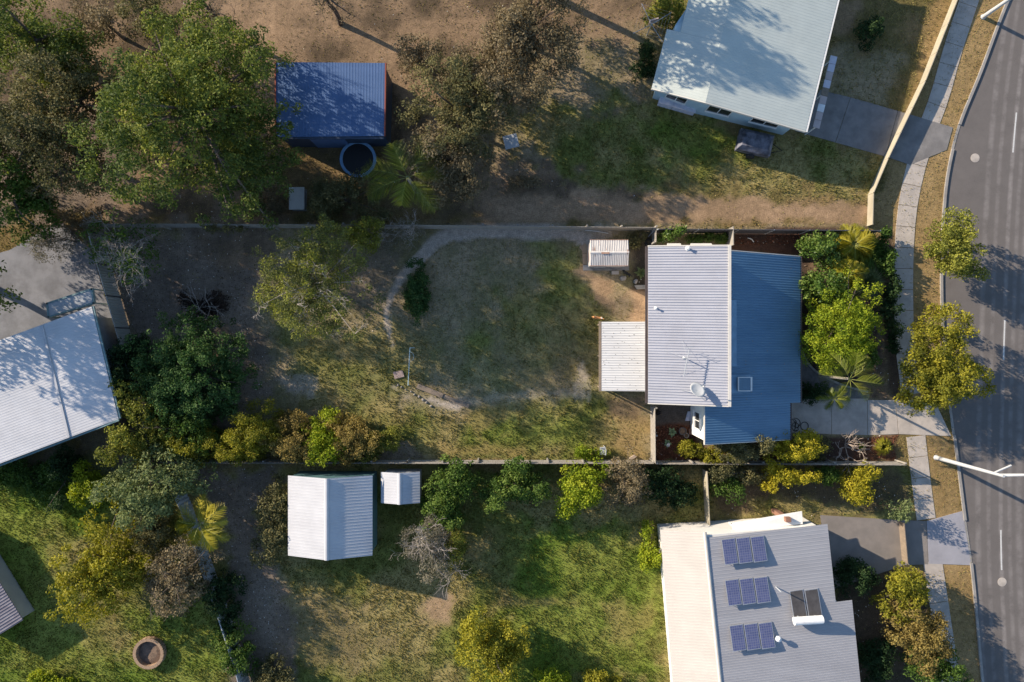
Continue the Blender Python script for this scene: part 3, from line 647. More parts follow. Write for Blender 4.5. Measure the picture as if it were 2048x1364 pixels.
def frond_verts(base, az, length, rise, droop, nleaf, lw, ll, rng, vee=0.5):
    """leaflets of one palm frond plus the points of its stem"""
    d = np.array([math.cos(az), math.sin(az), 0]); side = np.array([-math.sin(az), math.cos(az), 0]); base = np.asarray(base, float)
    pt = lambda u: base + d * length * u + np.array([0, 0, rise * u - droop * u * u])
    vs = []
    for i in range(nleaf):
        u = 0.16 + 0.84 * i / nleaf; p = pt(u); tan = pt(u + .02) - pt(u - .02); tan /= np.linalg.norm(tan)
        l = ll * math.sin(math.pi * min(1, 0.15 + 0.8 * u)) * rng.uniform(.85, 1.15) + 0.05
        for s in (-1, 1):
            q = p + (side * s * 0.8 + tan * 0.75 + np.array([0, 0, vee * 0.35 - rng.uniform(0.1, .45)])) * l
            w = tan * lw / 2
            vs += [p - w, p + w, (p + q) / 2 + w * 1.1 + np.array([0, 0, .04]), q] if s > 0 else [p + w, p - w, (p + q) / 2 - w * 1.1 + np.array([0, 0, .04]), q]
    return np.array(vs), [pt(u) for u in np.linspace(0, 1, 7)]
def palm(px, py, r, zc, label, nf=9, mat='palm', trunk_r=0.09, seed=1, nleaf=26, lw=0.05, group=None, name='palm_tree', cat='palm', ll=None):
    rng = np.random.default_rng(seed); x, y, z = P(px, py, zc); R = r / PPM * (H - zc) / H
    th = thing(name, label, cat, (x, y, 0), group)
    if zc > 0.4:
        tb = MB(); tb.tube([(x, y, -0.05), (x + .03, y, zc * .5), (x, y, zc)], [trunk_r * 1.3, trunk_r, trunk_r * .8], 8); tb.build('trunk', M['bark_pale'], th)
    sm = M['frond_stem']
    for i in range(nf):
        az = 6.283 * (i + rng.uniform(-.3, .3)) / nf; inner = i % 3 == 2; ln = R * rng.uniform(.85, 1.1) * (.75 if inner else 1)
        v, st = frond_verts((x, y, zc), az, ln, ln * rng.uniform(.5, .8) * (1.4 if inner else 1), ln * rng.uniform(.6, .95), nleaf, lw, (ll or 0.34) * R, rng)
        ob = np_mesh('frond', v, 4, L[mat], th, np.clip(rng.normal(.5, .2) + rng.normal(0, .13, len(v) // 4), 0, 1), (x, y, 0))
        mb = MB(); mb.tube(st, [.022 - .0028 * q for q in range(7)], 4); so_ = mb.build('stem', sm, th); so_.parent = ob; 
    return th
def rosette(px, py, r, label, mat='succulent', n=16, name='succulent', cat='succulent', seed=2, h=0.35, w=0.10, group=None, z=0.0):
    rng = np.random.default_rng(seed); x, y = G(px, py); R = r / PPM; th = thing(name, label, cat, (x, y, z), group)
    vs = []; tint = []
    for i in range(n):
        az = i * 2.39996; u = (i + .5) / n; el = (1 - u) * 1.25 + .12; ln = R * (.55 + .5 * u) * rng.uniform(.85, 1.1)
        d = np.array([math.cos(az) * math.cos(el), math.sin(az) * math.cos(el), math.sin(el)]); sd = np.array([-math.sin(az), math.cos(az), 0]) * w
        b0 = np.array([x, y, z + .05]); m1 = b0 + d * ln * .5 + np.array([0, 0, .03]); tp = b0 + d * ln - np.array([0, 0, .06 * u])
        for quad in ((b0 - sd * .5, b0 + sd * .5, m1 + sd, m1 - sd), (m1 - sd, m1 + sd, tp + sd * .12, tp - sd * .12)): vs += list(quad); tint.append(.35 + .5 * rng.uniform())
    np_mesh('leaves', np.array(vs), 4, L[mat], th, np.array(tint), (x, y, z))
    mb = MB(); mb.lathe((x, y, z), [(.0, -.02), (w * .9, 0.0), (w * .7, .12), (0, .16)], 8); mb.build('base', M['bark'], th); return th
def tussock(px, py, r, label, mat='green', n=260, h=0.7, name='grass_clump', cat='plant', seed=3, group=None, wide=0.03):
    rng = np.random.default_rng(seed); x, y = G(px, py); R = r / PPM; th = thing(name, label, cat, (x, y, 0), group)
    az = rng.uniform(0, 6.283, n); ln = R * rng.uniform(.5, 1.1, n); d = np.stack([np.cos(az), np.sin(az), 0 * az], 1); sd = np.stack([-np.sin(az), np.cos(az), 0 * az], 1) * wide
    b0 = np.array([x, y, 0.0]) + d * (rng.uniform(0, .25, n) * R)[:, None]; up = np.array([0, 0, 1.0]); hh = (h * rng.uniform(.6, 1.1, n))[:, None]
    m1 = b0 + d * ln[:, None] * .45 + up * hh * .85; tp = b0 + d * ln[:, None] + up * hh * .6
    v = np.concatenate([np.stack([b0 - sd, b0 + sd, m1 + sd, m1 - sd], 1), np.stack([m1 - sd, m1 + sd, tp + sd * .1, tp - sd * .1], 1)]).reshape(-1, 3)
    np_mesh('blades', v, 4, L[mat], th, np.tile(np.clip(rng.normal(.5, .2, n), 0, 1), 2), (x, y, 0)); return th
M['frond_stem'] = surf('frond_stem', (0.24, 0.25, 0.06), rough=0.5)
# ------------------------------------------------------------------ the house on the block
def lerp(a, b, u): return a + (b - a) * u
house = thing('house', 'long house with pale ribbed upper roof and deep blue lower roof at the driveway', 'house', (12.0, 0.5, 0))
hw = MB()
hw.prism([(9.75, -3.75), (13.75, -3.75), (13.75, 5.7), (9.75, 5.7)], 0, [4.42, 4.95, 4.95, 4.42])
hw.prism([(13.76, -4.05), (19.1, -4.05), (19.1, 5.55), (13.76, 5.55)], 0, [3.65, 1.9, 1.9, 3.65])
hw.build('wall', M['wall_white'], house)
gw = MB(); gw.prism([(12.75, -6.60), (18.55, -6.60), (18.55, -4.06), (13.74, -4.06), (13.74, -3.76), (12.75, -3.76)], 0, [4.06, 2.14, 2.14, 3.72, 3.72, 4.06])
gw.build('garage_wall', M['wall_white'], house)
# upper roof, falling gently towards the yard
uL, uR = P(1296, 492, 4.5), P(1461, 492, 5.15)
A = (uL[0], -4.03, 4.5); B = (uR[0], -4.17, 5.15); C = (uR[0], 6.10, 5.15); D = (uL[0], 6.14, 4.5)
ur = MB().ribs(A, B, C, D, 58, h=0.040, w=0.15, th=0.02).build('upper_roof', M['roof_grey'], house)
fl = MB(); fl.box(uR[0] - .16, uR[0] + .03, -4.21, 6.13, 5.17, 5.205); fl.build('flashing', M['trim_cream'], ur)
fb = MB(); fb.hexa([(A[0], A[1] - .06, 4.38), (B[0], B[1] - .06, 5.03), (B[0], B[1] - .004, 5.03), (A[0], A[1] - .004, 4.38), (A[0], A[1] - .06, 4.53), (B[0], B[1] - .06, 5.18), (B[0], B[1] - .004, 5.18), (A[0], A[1] - .004, 4.53)])
fb.hexa([(D[0], D[1] + .004, 4.38), (C[0], C[1] + .004, 5.03), (C[0], C[1] + .07, 5.03), (D[0], D[1] + .07, 4.38), (D[0], D[1] + .004, 4.53), (C[0], C[1] + .004, 5.18), (C[0], C[1] + .07, 5.18), (D[0], D[1] + .07, 4.53)])
fb.box(uR[0] + .005, uR[0] + .03, -4.15, 6.08, 4.93, 5.166)
fb.build('fascia', M['trim_cream'], ur)
gt = MB(); gt.box(uL[0] - .16, uL[0] - .004, -4.06, 6.17, 4.34, 4.44); gt.build('gutter', M['trim_dark'], ur)
# lower roof: one fall towards the street, stepped round the garage
zl = lambda X: 4.2 - (X - 12.6) * 0.33
Rx = P(1601, 600, 1.85)[0]; Gx = P(1581, 850, 2.15)[0]; Lx = P(1410, 850, 4.2)[0]
lr = MB()
lr.ribs((13.2, -4.24, zl(13.2)), (Rx, -4.24, zl(Rx)), (Rx, 5.80, zl(Rx)), (13.2, 6.02, zl(13.2)), 60, h=0.045, w=0.17, th=0.02)
lr.ribs((Lx, -6.74, zl(Lx)), (Gx, -6.72, zl(Gx)), (Gx, -4.246, zl(Gx)), (Lx, -4.246, zl(Lx)), 15, h=0.045, w=0.17, th=0.02)
lr = lr.build('lower_roof', M['roof_blue'], house)
f2 = MB()
f2.box(Rx + .002, Rx + .12, -4.26, 5.82, zl(Rx) - .12, zl(Rx) + .0); f2.box(Gx + .002, Gx + .12, -6.76, -4.262, zl(Gx) - .12, zl(Gx))
f2.build('gutter', M['trim_dark'], lr)
f3 = MB(); f3.hexa([(Lx, -6.80, zl(Lx) - .16), (Gx, -6.78, zl(Gx) - .16), (Gx, -6.745, zl(Gx) - .16), (Lx, -6.745, zl(Lx) - .16), (Lx, -6.80, zl(Lx) + .02), (Gx, -6.78, zl(Gx) + .02), (Gx, -6.745, zl(Gx) + .02), (Lx, -6.745, zl(Lx) + .02)]); f3.build('fascia', M['trim_cream'], lr)
f3 = MB(); f3.box(Lx - .05, Lx - .002, -6.8, -3.9, zl(Lx) - .16, zl(Lx) + .03); f3.build('fascia', M['trim_cream'], lr)
f3 = MB(); f3.hexa([(14.0, 6.0, zl(14) - .14), (Rx, 5.81, zl(Rx) - .14), (Rx, 5.86, zl(Rx) - .14), (14.0, 6.06, zl(14) - .14), (14.0, 6.02, zl(14) + .03), (Rx, 5.81, zl(Rx) + .03), (Rx, 5.86, zl(Rx) + .03), (14.0, 6.06, zl(14) + .03)]); f3.build('fascia', M['trim_cream'], lr)
ap = MB(); y0, y1 = P(0, 733, 3.55)[1], P(0, 600, 3.55)[1]; xa, xb = 13.95, P(1473.5, 0, 3.5)[0]
ap.hexa([(xa, y0, zl(xa) + .05), (xb, y0, zl(xb) + .04), (xb, y1, zl(xb) + .04), (xa, y1, zl(xa) + .05), (xa, y0, zl(xa) + .075), (xb, y0, zl(xb) + .065), (xb, y1, zl(xb) + .065), (xa, y1, zl(xa) + .075)])
M['apron'] = surf('apron', (0.17, 0.30, 0.44), rough=0.35, spec=0.5); ap.build('apron_flashing', M['apron'], lr)
# evaporative cooler on its flashing tray
xc, yc = P(1489, 768, 3.6)[:2]; tr = MB()
for x0, x1, q0, q1 in ((xc - .95, xc - .47, -.60, .60), (xc - .465, xc + .55, -.60, .60)):
    tr.hexa([(x0, yc + q0, zl(x0) + .042), (x1, yc + q0, zl(x1) + .042), (x1, yc + q1, zl(x1) + .042), (x0, yc + q1, zl(x0) + .042), (x0, yc + q0, zl(x0) + .06), (x1, yc + q0, zl(x1) + .06), (x1, yc + q1, zl(x1) + .06), (x0, yc + q1, zl(x0) + .06)])
tr.build('flashing_tray', M['apron'], lr)
co = part_group('skylight', house, (xc, yc, zl(xc)))
q = MB(); q.prism([(xc - .44, yc - .44), (xc + .44, yc - .44), (xc + .44, yc + .44), (xc - .44, yc + .44)], zl(xc) - .05, zl(xc) + .42); q.build('curb', M['metal_grey'], co)
q = MB()
for x0, x1, ya, yb in ((-.47, -.41, -.47, .47), (.36, .47, -.47, .47), (-.41, .36, -.47, -.42), (-.41, .36, .42, .47)): q.box(xc + x0, xc + x1, yc + ya, yc + yb, zl(xc) + .42, zl(xc) + .48)
q.build('frame', M['trim_white'], co)
M['skylight_pane'] = surf('skylight_pane', (0.15, 0.24, 0.32), rough=0.25, spec=0.6)
q = MB(); q.box(xc - .41, xc + .36, yc - .42, yc + .42, zl(xc) + .421, zl(xc) + .455); q.build('pane', M['skylight_pane'], co)
# garage window in the sunlit wall, window hoods on the north wall
wn = MB()
for ya, yb, z0, z1 in ((-6.05, -5.98, 1.2, 2.6), (-4.92, -4.85, 1.2, 2.6), (-5.98, -4.92, 1.2, 1.27), (-5.98, -4.92, 2.53, 2.6), (-5.48, -5.43, 1.27, 2.53)): wn.box(12.69, 12.76, ya, yb, z0, z1)
wf = wn.build('window', M['trim_white'], house); q = MB(); q.box(12.715, 12.745, -5.98, -4.92, 1.27, 2.53); q.build('pane', M['glass'], wf)
q = MB(); q.box(12.62, 12.69, -6.1, -4.8, 1.12, 1.19); q.build('sill', M['trim_white'], wf)
for a, c_ in ((1331, 1367), (1378, 1429)):
    xa, xb = P(a, 0, 3.4)[0], P(c_, 0, 3.4)[0]; q = MB()
    q.hexa([(xa, 5.71, 3.5), (xb, 5.71, 3.5), (xb - .15, 6.52, 3.2), (xa + .15, 6.52, 3.2), (xa, 5.71, 3.56), (xb, 5.71, 3.56), (xb - .15, 6.52, 3.26), (xa + .15, 6.52, 3.26)])
    q.build('window_hood', M['trim_cream'], house)
for xx, yy, hh, rr in ((P(1311.5, 616, 4.6)[0], P(1311.5, 616, 4.6)[1], .22, .055), (P(1375, 497, 4.8)[0], P(1375, 497, 4.8)[1], .25, .08)):
    zr = 4.5 + (xx - uL[0]) / (uR[0] - uL[0]) * .65
    q = MB(); q.tube([(xx, yy, zr - .02), (xx, yy, zr + hh)], rr, 10); q.lathe((xx, yy, zr + hh), [(rr * 1.5, 0), (rr * 1.5, .05), (0, .08)], 10); q.lathe((xx, yy, zr), [(rr * 2.2, .03), (rr * 1.2, .08)], 10); q.build('vent_pipe', M['trim_white'], house)
def uz(x): return 4.5 + (x - uL[0]) / (uR[0] - uL[0]) * .65 + .03
rg_ = np.random.default_rng(15); n_ = 46; fx, fy = rg_.uniform(14.3, Rx - .2, n_), rg_.uniform(-4.1, 5.6, n_); fx = np.where(rg_.uniform(size=n_) < .5, Rx - .25 - rg_.exponential(.35, n_), fx)
fv = leaf_quads(np.stack([fx, fy, 4.2 - (fx - 12.6) * .33 + .035], 1), unit(rg_.normal(size=(n_, 3)) * .2 + np.array([.3, 0, 1])), .11, .06, rg_)
ob = np_mesh('fallen_leaves', fv, 4, M['dead_wood'], house, None, wloc(house)); ob['kind'] = 'stuff'
# white patio roof with posts
pl, pr = P(1203, 0, 2.45), P(1294, 0, 2.85)
yt, yb = P(0, 643.5, 2.6)[1], P(0, 782, 2.6)[1]
patio = thing('patio_cover', 'white ribbed patio roof with dark leaf specks joined to the back of the house', 'patio roof', ((pl[0] + pr[0]) / 2, (yt + yb) / 2, 0))
MB().ribs((pl[0], yb, 2.45), (pr[0], yb, 2.85), (pr[0], yt, 2.85), (pl[0], yt, 2.45), 28, h=0.028, w=0.13, th=0.02).build('roof_sheet', M['roof_white'], patio)
q = MB(); q.box(pl[0] - .17, pl[0] - .004, yb - .03, yt + .03, 2.33, 2.46); q.build('gutter', M['timber'], patio)
q = MB(); q.box(pl[0] + .02, pl[0] + .1, yb + .1, yt - .1, 2.22, 2.40); q.box(pl[0] + .1, pr[0], yb + .05, yb + .12, 2.3, 2.42); q.build('beam', M['timber'], patio)
q = MB()
q.box(pl[0] + .22, pl[0] + .28, yb + .2, yt - .2, 0, 2.3); q.box(pl[0] + .285, pr[0] - .05, yb + .2, yb + .26, 0, 2.38); q.build('screen_wall', M['timber'], patio)
rg_ = np.random.default_rng(5); n_ = 60; fx, fy = rg_.uniform(pl[0] + .1, pr[0] - .35, n_), rg_.uniform(yb + .1, yt - .1, n_)
fv = leaf_quads(np.stack([fx, fy, 2.45 + (fx - pl[0]) / (pr[0] - pl[0]) * .40 + .035], 1), unit(rg_.normal(size=(n_, 3)) * .15 + np.array([0, 0, 1])), .07, .05, rg_)
ob = np_mesh('fallen_leaves', fv, 4, M['rubber'], patio, None, wloc(patio)); ob['kind'] = 'stuff'
for yy in (yb + .15, (yb + yt) / 2, yt - .15):
    q = MB(); q.box(pl[0] + .02, pl[0] + .12, yy - .05, yy + .05, 0, 2.22); q.build('post', M['timber'], patio)
# antenna and dish on the upper roof
ax, ay = P(1373, 716, 5.4)[:2]; az_ = uz(ax)
an = part_group('tv_antenna', house, (ax, ay, az_))
q = MB(); q.tube([(ax, ay, az_ - .03), (ax, ay, az_ + .85)], .03, 6); q.lathe((ax, ay, az_), [(.12, 0), (.05, .06), (.02, .12)], 8); q.build('mast', M['metal_grey'], an)
bm = MB(); tp = az_ + .78; bd = Vector((-.20, -.98, 0)); bp0 = Vector((ax + .12, ay + .55, tp)); bm.tube([bp0, bp0 + bd * 1.75], .024, 5); bm.build('boom', M['metal_grey'], an)
q = MB()
for i in range(12):
    p = bp0 + bd * (.08 + i * .142); hl = .16 - .006 * i; e = Vector((.98, -.2, 0)) * hl; q.tube([p - e, p + e], .014, 4)
q.build('elements', M['metal_grey'], an)
q = MB()
for dz in (-.3, -.12, .1, .28): q.tube([bp0 + Vector((-.32, .1, dz)), bp0 + Vector((.32, .16, dz))], .009, 4)
q.tube([bp0 + Vector((0, .1, -.34)), bp0 + Vector((0, .1, .34))], .012, 4); q.build('reflector', M['metal_grey'], an)
q = MB()
for e in ((-1.3, .5), (.6, -.6), (-.1, 1.1), (-.25, -1.2)):
    q.tube([(ax, ay, az_ + .7), (ax + e[0], ay + e[1], uz(ax + e[0]))], .006, 4)
q.build('guy_wire', M['metal_grey'], an)
dx, dy = P(1398, 786, 5.6)[:2]; dz_ = uz(dx)
ds = part_group('satellite_dish', house, (dx, dy, dz_))
q = MB(); q.tube([(dx, dy, dz_ - .02), (dx, dy, dz_ + .5)], .028, 7); q.tube([(dx + .55, dy - .55, uz(dx + .5)), (dx, dy, dz_ + .4)], .018, 5); q.tube([(dx - .9, dy + .12, uz(dx - .9)), (dx, dy, dz_ + .4)], .016, 5); q.build('mast', M['metal_grey'], ds)
axis_d = Vector((.22, .52, .82)).normalized(); u_ = axis_d.orthogonal().normalized(); w_ = axis_d.cross(u_); c0 = Vector((dx - .08, dy + .16, dz_ + .55)); q = MB(); vs = []; fs = []
for i, (r, hgt) in enumerate(((0.02, 0), (.19, .015), (.36, .05), (.5, .105))):
    for k in range(20): a_ = 2 * math.pi * k / 20; vs.append(tuple(c0 + (u_ * math.cos(a_) + w_ * math.sin(a_) * 1.08) * r + axis_d * hgt))
for i in range(3):
    for k in range(20): fs.append((i * 20 + k, i * 20 + (k + 1) % 20, (i + 1) * 20 + (k + 1) % 20, (i + 1) * 20 + k))
n0 = len(vs); vs += [tuple(Vector(v) - axis_d * .015) for v in vs]; fs += [tuple(n0 + i for i in reversed(f)) for f in fs]; fs += [(60 + k, 60 + (k + 1) % 20, n0 + 60 + (k + 1) % 20, n0 + 60 + k) for k in range(20)]
q.add(vs, fs); q.build('dish', M['dish'], ds, smooth=True)
q = MB(); tipd = c0 + axis_d * .62 - w_ * .12; q.tube([c0 - w_ * .44 + axis_d * .1, c0 - w_ * .35 + axis_d * .4, tipd], .014, 5); q.build('feed_arm', M['metal_grey'], ds)
q = MB(); q.tube([tipd, tipd + axis_d * .12], .04, 8); q.build('receiver', M['trim_white'], ds)

# ------------------------------------------------------------------ fences
def fence(name, label, pts, h, mat, cat='fence', step=2.35, th=0.05, post=None, rib=0.0, group=None, cap=None, posts=True, rails=None):
    """panels between posts along ground points (metres); each panel and post is its own part"""
    f = thing(name, label, cat, (pts[0][0], pts[0][1], 0), group)
    for i in range(len(pts) - 1):
        a, c_ = Vector(pts[i]), Vector(pts[i + 1]); ln = (c_ - a).length; k = max(1, round(ln / step)); d = (c_ - a).normalized(); nn = Vector((-d.y, d.x))
        for j in range(k):
            p0 = a + d * (ln * j / k + .03); p1 = a + d * (ln * (j + 1) / k - .03); mb = MB()
            if rib:
                m_ = max(2, int((p1 - p0).length / rib)); poly = []
                for s in range(m_ + 1):
                    q = p0.lerp(p1, s / m_) + nn * (.018 if s % 2 else -.018); poly.append(q)
                for s in range(m_):
                    q0, q1 = poly[s], poly[s + 1]; o_ = nn * .006
                    mb.hexa([(*(q0 - o_), .04), (*(q1 - o_), .04), (*(q1 + o_), .04), (*(q0 + o_), .04), (*(q0 - o_), h), (*(q1 - o_), h), (*(q1 + o_), h), (*(q0 + o_), h)])
                mb.obox((p0 + p1) / 2, d, (p1 - p0).length, .055, h + .001, h + .045)
            else:
                mb.obox((p0 + p1) / 2, d, (p1 - p0).length, th, .03, h)
            mb.build('panel', mat, f)
        if posts:
            for j in range(k + 1):
                p0 = a + d * ln * j / k; mb = MB(); mb.obox(p0, d, .055, .075, 0, h + .02); mb.build('post', post or mat, f)
    return f
def paling_fence(name, label, pts, h, mat, cat='fence', pitch=0.125, group=None, toothed=0.06, rail_side=1):
    f = thing(name, label, cat, (pts[0][0], pts[0][1], 0), group); mb = MB(); rl = MB(); rnd = random.Random(len(pts) + int(h * 100) + int(pts[0][0] * 10))
    for i in range(len(pts) - 1):
        a, c_ = Vector(pts[i]), Vector(pts[i + 1]); ln = (c_ - a).length; d = (c_ - a).normalized(); nn = Vector((-d.y, d.x)); k = int(ln / pitch)
        for j in range(k):
            p0 = a + d * ((j + .5) * ln / k); mb.obox(p0 + nn * rnd.uniform(-.004, .004), d, ln / k - .012, .018, .03, h + rnd.uniform(-toothed, toothed) * .5)
        for z in (.35, h - .3): rl.obox((a + c_) / 2 + nn * .036 * rail_side, d, ln, .05, z, z + .07)
        m_ = max(1, round(ln / 2.4))
        for j in range(m_ + 1):
            pb = MB(); pb.obox(a + d * ln * j / m_ + nn * .115 * rail_side, d, .1, .1, 0, h - .08); pb.build('post', mat, f)
    o = mb.build('palings', mat, f); o['kind'] = 'stuff'; rl.build('rail', mat, f)
    return f
fence('metal_fence', 'dark metal panel fence behind the mulch strip north of the blue roof', [G(1306, 466), G(1462, 467)] + [G(1735, 469)], 1.75, M['fence_dark'], rib=0.12, post=M['metal_grey'])
paling_fence('paling_fence', 'weathered paling fence beside the curved bicycle track', [G(560, 456), G(900, 458), G(1305, 462)], 1.55, M['timber_grey'])
paling_fence('paling_fence', 'old paling fence in deep shade above the leaf littered corner', [G(186, 455), G(420, 455), G(559, 456)], 1.55, M['timber_grey'], rail_side=-1)
fence('metal_fence', 'grey ribbed metal fence between the leaf littered yard and the pale roofed house', [G(206, 470), G(330, 905)], 1.8, M['fence_grey'], rib=0.10, post=M['fence_dark'])
paling_fence('paling_fence', 'low timber fence along the sunny south lawn', [G(330, 919), G(820, 920), G(1300, 920)], 1.5, M['timber_grey'], rail_side=1)
paling_fence('paling_fence', 'timber fence behind the golden shrubs south of the garage', [G(1306, 921), G(1790, 923)], 1.5, M['timber_grey'])
paling_fence('paling_fence', 'grey toothed paling fence between the lawn and the red mulch court', [G(1300.5, 812), G(1301.5, 919)], 1.7, M['timber_grey'], rail_side=1, pitch=.10)
paling_fence('paling_fence', 'short paling fence beside the rusty shed and the tyre', [G(1304, 490), G(1304, 464)], 1.5, M['timber_grey'])
fence('timber_gate', 'pale side gate between the dark hedge and the mulch strip', [G(1451, 462), G(1451, 496)], 1.8, M['timber_grey'], cat='gate', step=1.2)
fence('boundary_fence', 'cream solid fence of the sage roofed house running up along the footpath', [G(1734, 452), G(1736, 390), G(1765, 322), G(1838, 170), G(1905, 0), G(1945, -90)], .8, M['fence_cream'], step=2.4)
fence('boundary_fence', 'pale side fence joining the cream roofed house to the south boundary', [G(1405, 938), G(1411, 1056)], 1.2, M['fence_cream'], step=2.3)
fence('metal_fence', 'pale metal fence in the shrubs by the dark side passage', [G(352, 940), G(385, 1010), G(420, 1110), G(458, 1220), G(490, 1320), G(510, 1400)], 1.75, M['metal_grey'], rib=.14)
fence('timber_gate', 'yellowish timber gate across the drive of the cream roofed house', [G(1797, 1042), G(1804, 1120)], .75, M['timber'], cat='gate', step=1.45)

# ------------------------------------------------------------------ rusty garden shed and things around it
def local(cx, cy, ang):
    c_, s_ = math.cos(ang), math.sin(ang); return lambda u, v: (cx + u * c_ - v * s_, cy + u * s_ + v * c_)
xl, xr = P(1180, 0, 2.0)[0], P(1257, 0, 2.0)[0]; yn, ys = P(0, 480, 2.0)[1], P(0, 531, 2.0)[1]; ym = P(0, 505, 2.25)[1]
sh = thing('garden_shed', 'small garden shed with a rust stained white corrugated roof', 'shed', ((xl + xr) / 2, (yn + ys) / 2, 0))
q = MB(); q.prism([(xl + .06, ys + .08), (xr - .06, ys + .08), (xr - .06, ym), (xr - .06, yn - .08), (xl + .06, yn - .08), (xl + .06, ym)], 0, [1.9, 1.9, 2.15, 1.9, 1.9, 2.15]); q.build('wall', M['roof_rusty'], sh)
MB().ribs((xl, ym, 2.2), (xl, yn, 1.95), (xr, yn, 1.95), (xr, ym, 2.2), 22, h=.03, w=.3, th=.01).build('roof_sheet', M['roof_rusty'], sh)
MB().ribs((xl, ym - .01, 2.2), (xl, ys, 1.95), (xr, ys, 1.95), (xr, ym - .01, 2.2), 22, h=.03, w=.3, th=.01).build('roof_sheet', M['roof_rusty'], sh)
q = MB(); q.hexa([(xl, ym - .1, 2.21), (xr, ym - .1, 2.21), (xr, ym + .1, 2.21), (xl, ym + .1, 2.21), (xl, ym - .03, 2.255), (xr, ym - .03, 2.255), (xr, ym + .03, 2.255), (xl, ym + .03, 2.255)]); q.build('ridge_cap', M['roof_rusty'], sh)
q = MB(); q.box(xl + .75, xl + 1.3, ym - .09, ym + .02, 2.258, 2.264); q.build('rust_patch', M['rust'], sh)
q = MB(); q.box(xl, xr, yn + .002, yn + .03, 1.92, 1.985); q.box(xl, xr, ys - .03, ys - .002, 1.92, 1.985); q.build('rusty_edge', M['rust'], sh)
q = MB(); q.box(xl + .5, xl + 1.3, ys + .045, ys + .078, .05, 1.8); q.build('door', M['metal_grey'], sh)
pv = thing('paving_slabs', 'three tan paving slabs in the dirt left of the rusty shed', 'paving', (*G(1170, 510), 0))
for poly in ([(1158, 494), (1170, 487), (1177, 493), (1165, 503)], [(1165, 493.5), (1179, 492), (1179, 507), (1164.5, 507)], [(1164.5, 508), (1179, 508), (1179, 528), (1166, 529)]):
    q = MB(); q.prism([G(*p) for p in poly], -.02, .05 + random.uniform(0, .01)); q.build('slab', M['paver'], pv)
q = MB(); q.prism([G(*p) for p in [(1166, 530), (1258, 531), (1258, 541), (1166, 541)]], -.02, .03); tag(q.build('shed_slab', M['concrete_old']), 'concrete strip in front of the rusty shed', 'slab')
q = MB(); q.prism([G(*p) for p in [(1223, 542), (1237, 542), (1237, 549), (1223, 549)]], 0, .18); tag(q.build('concrete_block', M['concrete']), 'pale concrete block in front of the rusty shed', 'block')
def blob(name, px, py, r, hgt, mat, label, cat, seed, z=0.0):
    rnd = random.Random(seed); q = MB(); n = 9; prof = [(.7, -.05), (1, .25 * hgt), (.85, .7 * hgt), (.45, hgt), (.02, hgt * 1.02)]; x, y = G(px, py); R = r / PPM
    jit = [rnd.uniform(.75, 1.2) for _ in range(n)]; vs = []; fs = []
    for rr, zz in prof:
        for k in range(n): a_ = 6.2832 * k / n; j = jit[k] * rnd.uniform(.92, 1.08); vs.append((x + rr * R * j * math.cos(a_), y + rr * R * j * math.sin(a_), z + zz * rnd.uniform(.9, 1.1)))
    for i in range(len(prof) - 1):
        for k in range(n): fs.append((i * n + k, i * n + (k + 1) % n, (i + 1) * n + (k + 1) % n, (i + 1) * n + k))
    q.add(vs, fs); return tag(q.build(name, mat, loc=(x, y, 0)), label, cat)
blob('rock', 1271, 563, 5, .25, M['stone'], 'grey rock below the spiky plant by the house wall', 'rock', 1)
blob('rock', 1246, 556, 6, .12, M['stone'], 'flat grey rock at the feet of the black dog', 'rock', 2)
q = MB(); q.prism([G(*p) for p in [(1268, 571), (1299, 570), (1299, 578), (1273, 579)]], 0, .22); tag(q.build('garden_sleeper', M['timber_grey']), 'grey timber sleeper edging the bed by the house wall', 'sleeper')
def ring(name, px, py, R, r, mat, label, cat, z=0.0, n=20):
    x, y = G(px, py); q = MB(); q.lathe((x, y, z + r), [(R + r * math.cos(a_), r * math.sin(a_)) for a_ in np.linspace(0, 2 * math.pi, 9)], n); return tag(q.build(name, mat, loc=(x, y, z), smooth=True), label, cat)
ring('tyre', 1297, 485, .22, .08, M['rubber'], 'old tyre lying on the ground beside the short paling fence', 'tyre')
q = MB(); q.tube([(*G(1170, 461), .12), (*G(1194, 463), .10), (*G(1216, 467), .08)], .03, 6); tag(q.build('pole', M['trim_white']), 'thin white pole lying along the north fence', 'pole')
q = MB(); q.tube([(*G(1296, 474), .05), (*G(1305, 462), 1.3)], .035, 6); tag(q.build('leaning_stick', M['metal_grey']), 'grey stick leaning on the short paling fence', 'stick')

# yard bits
xw0, yw0 = G(822, 695.5); pole = thing('lawn_pole', 'thin pale blue pole with a bent end and a wire hoop above the lawn', 'pole', (*G(820, 768), 0))
a0, a1 = Vector((*G(818, 770), .45)), Vector((xw0, yw0, .55)); q = MB(); q.tube([a0, a1], .032, 7); q.tube([a0 + Vector((0, .03, 0)), a0 * 1 + Vector((0, .03, -.5))], .03, 6); q.tube([a1, Vector((a1.x, a1.y - .03, 0))], .03, 6); q.build('bar', M['teal_paint'], pole)
q = MB(); q.tube([a1, a1 + Vector((.36, 0, .02))], .02, 5); q.build('bent_end', M['teal_paint'], pole)
q = MB(); c_ = a1 + Vector((-.02, -.62, 0)); q.tube([c_ + Vector((.30 * math.cos(t_), .34 * math.sin(t_), .02)) for t_ in np.linspace(-1.5, 1.5, 11)], .014, 4); q.build('wire_hoop', M['teal_paint'], pole)
